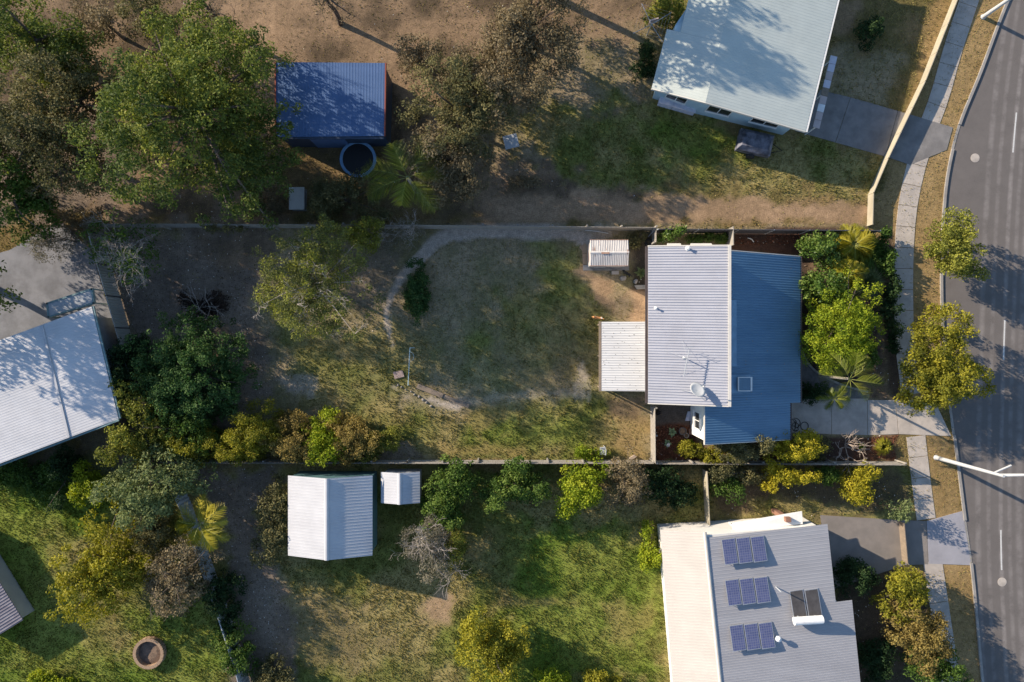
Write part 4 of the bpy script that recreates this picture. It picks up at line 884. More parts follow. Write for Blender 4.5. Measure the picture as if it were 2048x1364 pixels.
q = MB(); q.prism([G(*p) for p in [(786, 744), (805, 740.5), (809, 753), (790, 758)]], 0, .10); q.build('stone_slab', surf('stone_pinkish', (0.40, 0.31, 0.28), (0.25, 0.19, 0.18), rough=.95, scale=9, bump=.6)); tag(bpy.data.objects['stone_slab'], 'square pinkish stone slab on the lawn left of the pale blue pole', 'slab')
q = MB(); l0, l1 = Vector(G(835, 771)), Vector(G(938, 812)); dd = (l1 - l0).normalized()
slp = thing('timber_edging', 'long weathered timber edging holding the lawn above the gritty patch', 'edging', (l0.x, l0.y, 0))
ll = (l1 - l0).length
for j in range(2):
    q = MB(); q.obox(l0 + dd * ll * (j + .5) / 2, dd, ll / 2 - .02, .34 - .06 * j, 0, .24 - .05 * j); q.build('sleeper', M['timber'], slp)
ROCKS = ['rock in the middle of the row edging the gritty patch', 'rock just up the row from the middle one at the gritty patch', 'largest pale rock in the row edging the gritty patch', 'rock directly below the largest one in the row', 'fourth pale rock from the top of the row by the pole',
 'lowest rock of the row below the timber edging', 'third smallest rock near the top of the row by the pole', 'top rock of the row nearest the square stone slab', 'second rock from the top of the row by the stone slab']
for j, (px, py, r) in enumerate(((838, 793, 2.6), (829, 789, 2.2), (846, 799, 3.2), (853, 805, 2.4), (822, 783, 2.0), (862, 812, 2.6), (812, 779, 1.8), (796, 770, 2.0), (803, 774, 2.4))):
    blob('rock', px, py, r, .12, M['stone'], ROCKS[j], 'rock', 20 + j)['group'] = 'rocks edging the gritty lawn patch'
# brush pile
bx, by = G(408, 615); bp_ = thing('brush_pile', 'pile of dead twigs and dark leaves in the shaded yard', 'brush pile', (bx, by, 0))
rnd = random.Random(4); q = MB()
for k in range(26):
    a_ = rnd.uniform(0, 6.28); s_ = Vector((bx + rnd.gauss(0, .35), by + rnd.gauss(0, .3), rnd.uniform(.2, .7))); grow(q, s_, Vector((math.cos(a_), math.sin(a_) * .8, rnd.uniform(-.35, .2))).normalized(), rnd.uniform(.5, 1.0), .018, 2, rnd, .6)
q.build('twigs', M['bark_pale'], bp_)
crown((bx, by, .15), 1.75, 1.15, .5, leafy('leaf_dead', (0.012, 0.009, 0.008), (0.03, 0.022, 0.018), (0.06, 0.04, 0.03), trans=0), bp_, .16, 5, .5, 77, base=(bx, by, 0), name='leaves')
# side court
ct = thing('folded_cloth', 'pale striped cloth bundle beside the white garage wall', 'cloth', (*G(1378, 832), 0))
q = MB(); x, y = G(1378, 832); vs = []
for i in range(7):
    for j in range(10): vs.append((x + (i - 3) * .06 + (j - 5) * .02, y + (j - 4.5) * .075, .04 + .10 * math.exp(-((i - 3) / 1.8) ** 2) + .035 * math.sin(j * 1.9 + i)))
n_ = len(vs); vs += [(a_, b_, .005) for a_, b_, c_ in vs]
fs = [(i * 10 + j, (i + 1) * 10 + j, (i + 1) * 10 + j + 1, i * 10 + j + 1) for i in range(6) for j in range(9)]
edge = [(0, j) for j in range(9)] + [(i, 9) for i in range(6)] + [(6, j) for j in range(9, 0, -1)] + [(i, 0) for i in range(6, 0, -1)]
fs += [(edge[k][0] * 10 + edge[k][1], edge[(k + 1) % len(edge)][0] * 10 + edge[(k + 1) % len(edge)][1], n_ + edge[(k + 1) % len(edge)][0] * 10 + edge[(k + 1) % len(edge)][1], n_ + edge[k][0] * 10 + edge[k][1]) for k in range(len(edge))]
q.add(vs, fs); q.build('fold', M['cloth'], ct, smooth=True)
def pot(name, px, py, R, h, mat, label, filled='soil'):
    x, y = G(px, py); th = thing(name, label, 'pot', (x, y, 0)); q = MB()
    q.lathe((x, y, 0), [(0, .01), (R * .72, .0), (R * .95, h * .8), (R * 1.05, h * .82), (R * 1.05, h), (R * .88, h), (R * .85, h * .85)], 18); q.build('bowl', mat, th, smooth=False)
    q = MB(); q.lathe((x, y, 0), [(R * .86, h * .84), (R * .4, h * .88), (0, h * .9)], 18); q.build('soil', M[filled], th); return th
pot('plant_pot', 1363, 861, .26, .4, M['stone_dark'], 'dark round pot in the court by the garage wall')
pot('plant_pot', 1371, 870, .17, .3, M['stone'], 'small pale pot against the dark round pot')
q = MB(); q.prism([G(*p) for p in [(1377, 857), (1384, 857), (1384, 870), (1377, 868)]], 0, .18); tag(q.build('brick_stack', M['wall_brick']), 'low brick step at the corner of the white garage wall', 'step')
blob('cloth_bundle', 1317, 825, 6, .3, M['black'], 'black bundle on the bare soil of the court', 'bundle', 9)
rosette(1344, 864, 11, 'spiky grey green rosette on the red mulch nearest the court soil', seed=3, name='agave_plant', cat='plant')
rosette(1380, 886, 13, 'bright spiky rosette at the foot of the white garage wall', 'lime', seed=5, name='agave_plant', cat='plant')
rosette(1335, 886, 10, 'low spiky rosette with a white stone on the red mulch', seed=7, name='agave_plant', cat='plant', h=.2)
blob('stone', 1335, 889, 4.5, .3, M['trim_white'], 'white stone in the middle of a low rosette', 'stone', 12)
rosette(1282, 546, 15, 'large spiky green plant against the house wall near the rusty shed', 'pale', seed=8, n=18, name='agave_plant', cat='plant')
rosette(1722, 893, 10, 'small lime rosette beside the dead bare shrub', 'lime', seed=9, name='agave_plant', cat='plant')
# hose on the drive
hs = thing('garden_hose', 'black hose lying in loose coils on the shaded driveway', 'hose', (*G(1594, 852), 0.035)); q = MB()
def arc(cx, cy, rx_, ry_, a0, a1, n=18, z=.055): return [(*G(cx + rx_ * math.cos(t_), cy + ry_ * math.sin(t_)), z) for t_ in np.linspace(a0, a1, n)]
for args in ((1608.5, 852, 7.6, 8.2, 0, 6.28), (1588, 846, 12, 10, -1.6, 1.2), (1586, 845, 6, 7, 0, 6.28), (1590, 853, 7, 8, 1, 6.5), (1587, 858, 9, 5, -1.5, 1.4), (1586, 851, 4.5, 10, -1.6, 1.7)):
    q.tube(arc(*args), .024, 5)
q.build('coils', M['rubber'], hs)
# garden edging and paved path in the front garden
pa = [(1603, 700), (1612, 722), (1630, 742), (1655, 757), (1690, 772), (1735, 784)]
q = sheet('garden_path', [(1603, 706), (1614, 726), (1632, 745), (1657, 760), (1690, 775), (1738, 788), (1738, 799), (1600, 799)], .03, surf('paver_grey', (0.17, 0.165, 0.17), (0.11, 0.105, 0.11), rough=.95, scale=3.5, bump=.5, bump_scale=9))
eg = thing('garden_edging', 'curved row of grey edging blocks round the front garden bed', 'edging', (*G(1603, 700), 0)); el_ = smooth([G(*p) for p in pa], 6)
for i in range(0, len(el_) - 2, 2):
    a_, c_ = Vector(el_[i]), Vector(el_[i + 2]); q = MB(); q.obox((a_ + c_) / 2, c_ - a_, (c_ - a_).length - .03, .14, 0, .14); q.build('block', M['concrete_old'], eg)
q = MB(); q.obox(Vector(G(1690, 798.5)), (1, 0), 3.2, .10, 0, .07); tag(q.build('kerb_strip', M['concrete']), 'thin concrete strip between front garden path and driveway', 'edging')
q = MB(); q.tube([(*G(1495, 476), .06), (*G(1502, 479), .16), (*G(1507, 484), .05)], .04, 6); tag(q.build('pipe', M['trim_white']), 'short bent white pipe on the dark mulch strip', 'pipe')
# frame behind the lime bush on the south fence
bf = thing('barrow_frame', 'grey metal frame poking out of the lime green bush by the south fence', 'frame', (*G(1203, 900), 0)); q = MB(); x, y = G(1207, 898)
q.tube([(x - .35, y + .22, .8), (x, y + .25, .85), (x + .07, y + .05, .85), (x + .05, y - .3, .82)], .035, 6); q.tube([(x, y + .25, .85), (x, y + .25, 0)], .025, 5); q.tube([(x + .05, y - .3, .82), (x + .05, y - .3, 0)], .025, 5); q.build('tubes', M['metal_grey'], bf)
q = MB(); q.hexa([(x - .25, y - .25, .35), (x, y - .25, .35), (x, y + .18, .35), (x - .25, y + .18, .35), (x - .35, y - .3, .7), (x + .02, y - .3, .7), (x + .02, y + .2, .7), (x - .35, y + .2, .7)]); q.build('tray', M['metal_grey'], bf)
q = MB(); q.prism([G(*p) for p in [(1257, 916), (1268, 909), (1273, 912), (1262, 919)]], .0, .25); tag(q.build('timber_offcut', M['dead_wood']), 'pale timber offcut on the dry grass by the south fence', 'timber')

# ------------------------------------------------------------------ dogs (one skinned body each)
def dog(px, py, ang, mats, label, s=1.0):
    x, y = G(px, py); sk = [  # x forward, y left, z up, radius
     ((-.22, 0, .40), .085), ((0, 0, .39), .10), ((.2, 0, .41), .115), ((.33, 0, .5), .075), ((.43, 0, .58), .075), ((.54, 0, .55), .042), ((.60, 0, .54), .03),
     ((-.34, 0, .46), .03), ((-.48, .05, .52), .022),
     ((.2, .09, .26), .05), ((.19, .10, .12), .032), ((.22, .10, .02), .035), ((.2, -.09, .26), .05), ((.25, -.10, .12), .032), ((.28, -.10, .02), .035),
     ((-.24, .09, .28), .06), ((-.30, .10, .15), .034), ((-.27, .10, .02), .035), ((-.24, -.09, .28), .06), ((-.22, -.10, .15), .034), ((-.18, -.10, .02), .035),
     ((.42, .075, .64), .028), ((.39, .10, .57), .018), ((.42, -.075, .64), .028), ((.39, -.10, .57), .018)]
    ed = [(0, 1), (1, 2), (2, 3), (3, 4), (4, 5), (5, 6), (0, 7), (7, 8), (2, 9), (9, 10), (10, 11), (2, 12), (12, 13), (13, 14), (0, 15), (15, 16), (16, 17), (0, 18), (18, 19), (19, 20), (4, 21), (21, 22), (4, 23), (23, 24)]
    me = bpy.data.meshes.new('dog'); me.from_pydata([p for p, r in sk], ed, []); me.update()
    o = bpy.data.objects.new('dog', me); COL.objects.link(o); o.location = (x, y, 0); o.rotation_euler.z = ang; o.scale = (s, s, s)
    md = o.modifiers.new('skin', 'SKIN'); o.modifiers.new('sub', 'SUBSURF').render_levels = 2; o.modifiers[-1].levels = 2
    for i, (p, r) in enumerate(sk): me.skin_vertices[0].data[i].radius = (r, r)
    me.skin_vertices[0].data[0].use_root = True; me.materials.append(mats); tag(o, label, 'dog')
def coat(name, a, c_, lo, hi, sc):
    m, t, b, o = new_mat(name); tc = N(t, 'ShaderNodeTexCoord'); n = N(t, 'ShaderNodeTexNoise', i_Scale=sc, i_Detail=1.0); t.links.new(tc.outputs['Object'], n.inputs['Vector'])
    t.links.new(mixc(t, ramp(t, n.outputs[0], lo, hi), a, c_), b.inputs['Base Color']); b.inputs['Roughness'].default_value = .9; return m
dog(1196, 636, math.pi - .15, coat('coat_tan', (0.52, 0.24, 0.09), (0.75, 0.68, 0.6), .53, .57, 3.2), 'small tan and white dog standing on the lawn by the white patio roof', 0.85)
dog(1254, 548, 2.6, coat('coat_black', (0.012, 0.012, 0.014), (0.02, 0.02, 0.02), .5, .6, 3), 'small black dog in front of the rusty shed', 0.8)
# ------------------------------------------------------------------ neighbours
def roof_faces(quads, mat, parent, name='roof', n=(30,), th=0.02, h=0.009):
    mb = MB()
    for (a, b_, c_, d), k in zip(quads, n): mb.ribs(a, b_, c_, d, k, h=h, w=.12, th=th)
    return mb.build(name, mat, parent)
def wall_block(pts, tops, mat, parent, name='wall', z0=0):
    mb = MB(); mb.prism(pts, z0, tops); return mb.build(name, mat, parent)
def wall_window(parent, a, b_, u0, u1, z0, z1, out, mat=None):
    """window set in the wall running a->b, between fractions u0 and u1; out is the outward normal"""
    a, b_ = Vector(a), Vector(b_); d = (b_ - a).normalized(); ln = (b_ - a).length; o_ = Vector(out).normalized(); p0, p1 = a + d * ln * u0, a + d * ln * u1; m_ = (p0 + p1) / 2 + o_ * .02; w = (p1 - p0).length
    q = MB()
    q.obox(m_, d, w + .12, .06, z0 - .06, z0); q.obox(m_, d, w + .12, .06, z1, z1 + .06)
    for e in (p0 - d * .03, p1 + d * .03, (p0 + p1) / 2): q.obox(e + o_ * .02, d, .06, .06, z0, z1)
    f = q.build('window', M['trim_white'], parent); q = MB(); q.obox(m_, d, w, .02, z0, z1); q.build('pane', M['glass'], f)
    q = MB(); q.obox(m_ + o_ * .05, d, w + .2, .09, z0 - .11, z0 - .065); q.build('sill', M['trim_white'], f); return f
# sage roofed house, upper right
ra, rb = P(1303, 177, 3.0), P(1411, 205, 3.75)      # south gable: left eave, ridge
rc = P(1611, 263, 2.95)                             # right eave
dn = Vector((P(1675, 0, 2.95)[0] - rc[0], P(1675, 0, 2.95)[1] - rc[1])).normalized(); ln = 13.5
ea = Vector(ra[:2]); eb = Vector(rb[:2]); ec = Vector(rc[:2]); ea2 = Vector(P(1334, 58, 3.0)[:2])
hs1 = thing('neighbour_house', 'house with a tree shaded sage roof beside the cream fence', 'house', (*((ea + ec) / 2), 0))
ei = Vector(P(1361, 64, 3.2)[:2])
roof_faces([((*ea, 3.0), (*eb, 3.75), (*(eb + dn * (ea2 - ea).length), 3.75), (*ea2, 3.0)), ((*ei, 3.19), (*(eb + dn * ((ea2 - ea).length + .01)), 3.75), (*(eb + dn * ln), 3.75), (*(ei + dn * (ln - 4.3)), 3.19)), ((*ec, 2.95), (*eb, 3.752), (*(eb + dn * ln), 3.752), (*(ec + dn * ln), 2.95))], M['roof_sage'], hs1, n=(22, 44, 66))
sx = (ec - ea).normalized(); ins = .55
w0, w1, w2, w3 = ea + sx * ins + dn * .55, eb + dn * .55, ec - sx * ins + dn * .5, None
wall_block([w0, w1, w2, w2 + dn * (ln - 1), eb + dn * (ln - .5), w0 + dn * 4.0], [2.95, 3.6, 2.9, 2.9, 3.6, 2.95], M['wall_blue'], hs1)
q = MB(); gp = [(ra[0], ra[1], 3.0), (rb[0], rb[1], 3.75), (rc[0], rc[1], 2.95)]; oo = -dn * .05
for g0, g1 in ((gp[0], gp[1]), (gp[1], gp[2])):
    q.hexa([(g0[0] + oo.x, g0[1] + oo.y, g0[2] - .16), (g1[0] + oo.x, g1[1] + oo.y, g1[2] - .16), (g1[0] - dn.x * -.002, g1[1] + .002 * dn.y, g1[2] - .16), (g0[0] + .002 * dn.x, g0[1] + .002 * dn.y, g0[2] - .16), (g0[0] + oo.x, g0[1] + oo.y, g0[2] + .03), (g1[0] + oo.x, g1[1] + oo.y, g1[2] + .03), (g1[0] + .002 * dn.x, g1[1] + .002 * dn.y, g1[2] + .03), (g0[0] + .002 * dn.x, g0[1] + .002 * dn.y, g0[2] + .03)])
q.build('barge_board', M['trim_cream'], hs1)
q = MB(); e0, e1 = ec + sx * .08, ec + sx * .08 + dn * ln; q.obox((e0 + e1) / 2, dn, ln, .12, 2.82, 2.94); q.build('gutter', M['trim_white'], hs1)
for u0, u1 in ((.10, .34), (.58, .86)): wall_window(hs1, w1, w2, u0, u1, 1.1, 2.2, -dn)
wall_window(hs1, w0, w1, .25, .7, 1.1, 2.2, -dn)
# side awning with slats of mixed colour
aw = thing('side_awning', 'narrow slatted side awning along the street wall of the sage roofed house', 'awning', (*(ec + sx * .9), 0)); cols = [M['pink'], M['pink'], M['white_tank'], M['pink'], M['timber'], M['cloth'], M['pink'], M['cloth'], M['cloth']]
b0 = Vector(P(1632, 256, 1.9)[:2]); b1 = Vector(P(1668, 112, 1.9)[:2]); bd_ = (b1 - b0); bl = bd_.length; bd_.normalize(); bn = Vector((-bd_.y, bd_.x))
for i in range(9):
    q = MB(); q.obox(b0 + bd_ * bl * (i + .5) / 9, bd_, bl / 9 - .03, .46, 1.88, 1.93); q.build('panel', cols[i], aw)
for u in (0.02, .5, .98):
    q = MB(); q.obox(b0 + bd_ * bl * u, bd_, .07, .07, 0, 1.88); q.build('post', M['trim_white'], aw)
for (a, c_, lab) in ((1330, 206, 'pale storage box by the south west corner of the sage roofed house'), (1366, 216, 'longer pale storage box below the window of the sage roofed house')):
    x, y = G(a, c_); l = 1.0 if a < 1350 else 1.6; th = thing('storage_box', lab, 'box', (x, y, 0)); q = MB(); q.obox((x, y), sx, l, .7, 0, .62); q.build('body', M['cloth'], th); q = MB(); q.obox((x, y), sx, l + .06, .76, .62, .70); q.build('lid', M['cloth'], th)
# covered trailer
tx, ty = G(1502, 292); tl = thing('trailer', 'small dark covered trailer on the lawn south of the sage roofed house', 'trailer', (tx, ty, 0)); td = Vector((1, -.22)).normalized(); tn = Vector((-td.y, td.x)); c2 = Vector((tx, ty))
M['tarp'] = surf('tarp', (0.028, 0.032, 0.045), (0.19, 0.19, 0.23), rough=.5, scale=1.7, bump=.5, bump_scale=4)
q = MB(); a_ = [c2 + td * u + tn * v for u, v in ((-1.2, -.75), (1.2, -.75), (1.2, .75), (-1.2, .75))]; b_ = [c2 + td * u + tn * v for u, v in ((-1.0, -.5), (.9, -.45), (1.0, .5), (-.9, .45))]
q.hexa([(*p, .45) for p in a_] + [(*p, .95) for p in a_]); q.hexa([(*p, .952) for p in a_] + [(*p, 1.3) for p in b_]); q.build('cover', M['tarp'], tl)
q = MB(); q.tube([(*(c2 + td * 1.2 + tn * .4), .42), (*(c2 + td * 2.1), .42), (*(c2 + td * 1.2 - tn * .4), .42)], .04, 5); q.build('drawbar', M['black'], tl)
for s in (-1, 1):
    q = MB(); w_ = c2 + tn * s * .84; q.tube([(*(w_ - tn * .09), .3), (*(w_ + tn * .09), .3)], .3, 14); q.build('wheel', M['rubber'], tl)
# rotary clothes hoist
cx, cy, cz = P(1304, 47, 1.9); ch = thing('clothes_hoist', 'rotary clothes hoist with spread arms west of the sage roofed house', 'clothesline', (cx, cy, 0))
q = MB(); q.tube([(cx, cy, 0), (cx, cy, 1.9)], .035, 7); q.build('post', M['metal_grey'], ch)
for k in range(4):
    a_ = .5 + k * math.pi / 2; q = MB(); q.tube([(cx, cy, 1.75), (cx + 1.5 * math.cos(a_), cy + 1.5 * math.sin(a_), 2.0)], .022, 5); q.build('arm', M['metal_grey'], ch)
q = MB()
for r in (.6, .9, 1.2, 1.48):
    pts_ = [(cx + r * math.cos(.5 + k * math.pi / 2), cy + r * math.sin(.5 + k * math.pi / 2), 1.78 + .15 * r) for k in range(5)]
    q.tube(pts_, .006, 3, cap=False)
q.build('line', M['metal_grey'], ch)
q = MB(); q.hexa([(cx - .1, cy + .2, 1.3), (cx + .45, cy + .35, 1.3), (cx + .47, cy + .45, 1.3), (cx - .12, cy + .3, 1.3), (cx - .1, cy + .2, 1.83), (cx + .45, cy + .35, 1.86), (cx + .47, cy + .45, 1.86), (cx - .12, cy + .3, 1.83)]); tag(q.build('washing', M['pink'], loc=(cx, cy, 1.3)), 'pinkish washing hanging on the rotary clothes hoist', 'washing')

# navy shed, trampoline and boxes, upper left
z_ = 2.9; sa, sb = P(553, 274, z_), P(552, 124, 3.2); sc_, sd_ = P(768, 272, z_), P(770, 126, 3.2)
ns = thing('navy_shed', 'dappled navy roofed shed with red edge trim', 'shed', ((sa[0] + sc_[0]) / 2, (sa[1] + sb[1]) / 2, 0))
roof_faces([(sb, sa, sc_, sd_)], M['navy'], ns, n=(38,)); q = MB()
for g0, g1, s in ((sa, sb, -1), (sc_, sd_, 1)):
    q.hexa([(g0[0] + .004 * s, g0[1], g0[2] - .16), (g0[0] + .09 * s, g0[1], g0[2] - .16), (g1[0] + .09 * s, g1[1], g1[2] - .16), (g1[0] + .004 * s, g1[1], g1[2] - .16), (g0[0] + .004 * s, g0[1], g0[2] + .05), (g0[0] + .09 * s, g0[1], g0[2] + .05), (g1[0] + .09 * s, g1[1], g1[2] + .05), (g1[0] + .004 * s, g1[1], g1[2] + .05)][:8])
q.build('barge_trim', M['red_trim'], ns)
wall_block([(sa[0] + .12, sa[1] + .12), (sc_[0] - .05, sc_[1] + .12), (sd_[0] - .05, sd_[1] - .1), (sb[0] + .12, sb[1] - .1)], [2.84, 2.84, 3.12, 3.12], M['navy_wall'], ns)
q = MB(); q.box(sa[0] + 2, sa[0] + 4.4, sa[1] + .07, sa[1] + .118, .05, 2.2); q.build('roller_door', M['navy'], ns)
q = MB(); q.box(sa[0], sc_[0], sa[1] - .12, sa[1] - .004, 2.76, 2.88); q.build('gutter', M['navy_wall'], ns)
x, y, _ = P(716, 318, .8); tp_ = thing('trampoline', 'round trampoline with a black mat and pale blue rim beside the navy shed', 'trampoline', (x, y, 0))
M['blue_pad'] = surf('blue_pad', (0.20, 0.36, 0.55), rough=.6)
q = MB(); q.lathe((x, y, .8), [(1.08, .02), (1.10, .05), (1.28, .05), (1.30, -.02), (1.26, -.05), (1.10, -.03)], 28); q.build('rim_pad', M['blue_pad'], tp_)
q = MB(); q.lathe((x, y, .8), [(1.085, .0), (.5, -.02), (0, -.03)], 28); q.build('mat', M['black'], tp_)
for k in range(6):
    a_ = k * 1.047; q = MB(); q.tube([(x + 1.2 * math.cos(a_), y + 1.2 * math.sin(a_), .76), (x + 1.22 * math.cos(a_), y + 1.22 * math.sin(a_), 0)], .03, 5); q.build('leg', M['metal_grey'], tp_)
x, y = G(600, 401); bx_ = thing('storage_box', 'grey upright storage box in the dry shrubs south of the navy shed', 'box', (x, y, 0)); q = MB(); q.box(x - .5, x + .5, y - .75, y + .75, 0, .7); q.build('body', M['metal_grey'], bx_); q = MB(); q.box(x - .54, x + .54, y - .79, y + .79, .70, .77); q.build('lid', M['fence_grey'], bx_)
x, y = G(1022, 288); tb = thing('outdoor_table', 'small bluish grey table standing alone in the shaded track', 'table', (x, y, 0)); q = MB(); q.obox((x, y), (1, .25), 1.0, .95, .62, .68); q.build('tabletop', M['metal_grey'], tb)
for su in (-1, 1):
    for sv in (-1, 1): q = MB(); q.tube([(x + su * .38, y + sv * .32 + su * .1, .62), (x + su * .40, y + sv * .34 + su * .1, 0)], .03, 5); q.build('leg', M['metal_grey'], tb)

# pale roofed house on the left
c0_ = P(183, 613, 3.3); c1_ = P(237, 838, 3.3); c2_ = P(-10, 932, 3.3); c3_ = P(-10, 680, 3.3)
r0 = Vector(c0_[:2]); r1 = Vector(c1_[:2]); dl = (r0 - r1).normalized(); wl_ = Vector((c2_[0] - c1_[0], c2_[1] - c1_[1])).normalized(); LW = 12.0; mid0 = r0 + wl_ * 7.5; mid1 = r1 + wl_ * 7.5
hs2 = thing('neighbour_house', 'large pale roofed house with dappled shade behind the grey metal fence', 'house', (*((r0 + r1) / 2 + wl_ * 3), 0))
roof_faces([((*r1, 3.3), (*(r1 + wl_ * LW), 3.9), (*(r0 + wl_ * LW), 3.9), (*r0, 3.3))], M['roof_pale'], hs2, n=(44,))
sp_ = MB(); m0, m1 = r1 + wl_ * 3.4, r0 + wl_ * 3.4; sp_.obox((m0 + m1) / 2, dl, (m0 - m1).length - .1, .14, 3.505, 3.53); sp_.build('flashing', M['roof_shed'], hs2)
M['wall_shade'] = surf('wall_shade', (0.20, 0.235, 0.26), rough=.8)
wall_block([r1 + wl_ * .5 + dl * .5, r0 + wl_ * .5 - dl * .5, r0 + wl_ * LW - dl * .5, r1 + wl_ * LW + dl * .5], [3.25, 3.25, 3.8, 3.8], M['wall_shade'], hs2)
q = MB(); q.obox((r1 + r1 + wl_ * LW) / 2 - dl * .07, wl_, LW, .13, 3.2, 3.32); q.obox((r0 + r1) / 2 - wl_ * .07, dl, (r0 - r1).length, .12, 3.16, 3.27); M['gutter_teal'] = surf('gutter_teal', (0.20, 0.30, 0.31), rough=.5); q.build('gutter', M['gutter_teal'], hs2)
pg = thing('pergola', 'small flat roofed pergola with dark beams above the pale roofed house', 'pergola', (*G(135, 600), 0)); pc = [P(*p, 2.4) for p in ((95, 607), (184, 578), (188, 606), (98, 634))]
q = MB(); q.prism([p[:2] for p in pc], 2.4, 2.44); q.build('roof_sheet', M['metal_grey'], pg)
q = MB()
for i in range(4):
    a_, b_ = Vector(pc[i][:2]), Vector(pc[(i + 1) % 4][:2]); q.obox((a_ + b_) / 2, b_ - a_, (b_ - a_).length + .1, .12, 2.25, 2.47)
q.build('beam', M['gutter_teal'], pg)
for p in pc: q = MB(); q.obox(p[:2], (1, 0), .1, .1, 0, 2.25); q.build('post', M['gutter_teal'], pg)
# low shed corner, bottom left
k0 = Vector(P(46, 1240, 1.6)[:2]); e1_ = (Vector(P(0, 1166, 1.6)[:2]) - k0).normalized(); e2_ = Vector((-e1_.y, e1_.x)); 
if e2_.y > 0: e2_ = -e2_
ls = thing('low_shed', 'low grey roofed shed at the left edge of the green lawn', 'shed', (*k0, 0)); dk = surf('deck_roof', (0.20, 0.19, 0.22), (0.14, 0.13, 0.16), rough=.7, scale=2, spots=(0.3, 0.4, 0.5), spot_scale=1.1, spot_cut=(.66, .7))
q = MB(); q.ribs((*k0, 1.6), (*(k0 + e2_ * 3.5), 1.6), (*(k0 + e2_ * 3.5 + e1_ * 8), 1.6), (*(k0 + e1_ * 8), 1.6), 40, h=.03, w=.2, th=.05); q.build('roof', dk, ls)
wall_block([k0 + e1_ * .2 + e2_ * .2, k0 + e2_ * 3.4 + e1_ * .2, k0 + e2_ * 3.4 + e1_ * 7.8, k0 + e1_ * 7.8 + e2_ * .2], 1.54, M['fence_grey'], ls)
# round brick planter
x, y = G(303, 1302); pl_ = thing('fire_pit', 'round brick edged fire pit on the bright green lawn', 'fire pit', (x, y, 0))
rnd = random.Random(3); me0 = None
for crs in range(2):
    for k in range(22):
        a_ = 2 * math.pi * (k + .5 * crs) / 22; q = MB(); q.obox((0, 0), (0, 1), .27, .22, crs * .24, crs * .24 + .225)
        if me0 is None: ob = q.build('brick', M['brick_tan'], pl_, smooth=False); ob.data.transform(Matrix.Translation((x, y, 0))); me0 = ob.data
        else: ob = link('brick', me0, None, pl_)
        ob.location = (.98 * math.cos(a_), .98 * math.sin(a_), crs * .24 + rnd.uniform(0, .012)); ob.rotation_euler.z = a_ + rnd.uniform(-.04, .04)
q = MB(); q.lathe((x, y, 0), [(.88, .10), (.5, .16), (0, .12)], 20); q.build('ash', surf('ash', (0.26, 0.18, 0.13), (0.12, 0.09, 0.07), rough=1, scale=4, bump=.6), pl_)
# two garden sheds south of the block
def gable_shed(x0, x1, xr_, yN, yS, ze, zr, label, nrib, mat, wallmat, name='garden_shed'):
    th = thing(name, label, 'shed', ((x0 + x1) / 2, (yN + yS) / 2, 0)); ov = .12
    roof_faces([((x0, yS, ze), (xr_ - .002, yS, zr), (xr_ - .002, yN, zr), (x0, yN, ze)), ((x1, yS, ze), (xr_ + .002, yS, zr), (xr_ + .002, yN, zr), (x1, yN, ze))], mat, th, n=(nrib, nrib))
    wall_block([(x0 + ov, yS + ov), (xr_, yS + ov), (x1 - ov, yS + ov), (x1 - ov, yN - ov), (xr_, yN - ov), (x0 + ov, yN - ov)], [ze - .05, zr - .06, ze - .05, ze - .05, zr - .06, ze - .05], wallmat, th)
    q = MB(); q.hexa([(xr_ - .16, yS, zr - .01), (xr_ + .16, yS, zr - .01), (xr_ + .16, yN, zr - .01), (xr_ - .16, yN, zr - .01), (xr_ - .05, yS, zr + .07), (xr_ + .05, yS, zr + .07), (xr_ + .05, yN, zr + .07), (xr_ - .05, yN, zr + .07)]); q.build('ridge_cap', mat, th)
    q = MB(); q.box(lerp(x0, x1, .3), lerp(x0, x1, .7), yS + ov - .04, yS + ov - .002, .05, ze * .85); q.build('door', M['trim_white'], th)
    return th
M['wall_teal'] = surf('wall_teal', (0.10, 0.20, 0.22), rough=.5)
gable_shed(P(576, 0, 2.3)[0], P(745, 0, 2.3)[0], P(653, 0, 3.35)[0], P(0, 951, 2.3)[1], P(0, 1111, 2.3)[1], 2.3, 3.35, 'larger white gabled shed south of the autumn coloured shrubs', 26, M['roof_shed'], M['wall_teal'])
gable_shed(P(762, 0, 1.9)[0], P(840, 0, 1.9)[0], P(799, 0, 2.35)[0], P(0, 944, 1.9)[1], P(0, 1006, 1.9)[1], 1.9, 2.35, 'smaller white gabled shed right of the larger one', 11, M['roof_shed'], M['metal_grey'])
# cream roofed house, lower right
q0, q1 = P(1320, 1060, 2.9), P(1409, 1064, 3.5); t0_ = P(1345, 1364, 2.9); dwn = Vector((t0_[0] - q0[0], t0_[1] - q0[1])).normalized(); HL = 15.0
rg = Vector(q1[:2]); rgd = Vector((P(1440, 1364, 3.5)[0] - q1[0], P(1440, 1364, 3.5)[1] - q1[1])).normalized(); e0 = Vector(P(1655, 1048, 2.75)[:2]); e0b = Vector(P(1667, 1170, 2.75)[:2]); e1b = Vector(P(1704, 1200, 2.65)[:2])
hs3 = thing('neighbour_house', 'house with a half cream half grey roof carrying solar panels', 'house', (*rg, 0))
L0 = Vector(q0[:2])
M['roof_lilac'] = surf('roof_lilac', (0.36, 0.355, 0.37), (0.31, 0.305, 0.32), rough=.5, scale=.6, stretch=(.3, 1.5, 1), grime=.15)
roof_faces([((*L0, 2.9), (*rg, 3.5), (*(rg + rgd * HL), 3.5), (*(L0 + dwn * HL), 2.9))], M['roof_cream'], hs3, n=(76,))
kk = (e0b - e0).length
g0_ = rg + Vector((.03, -.4)); tv = (e0 - g0_); tvd = tv.normalized(); det = tvd.x * rgd.y - tvd.y * rgd.x
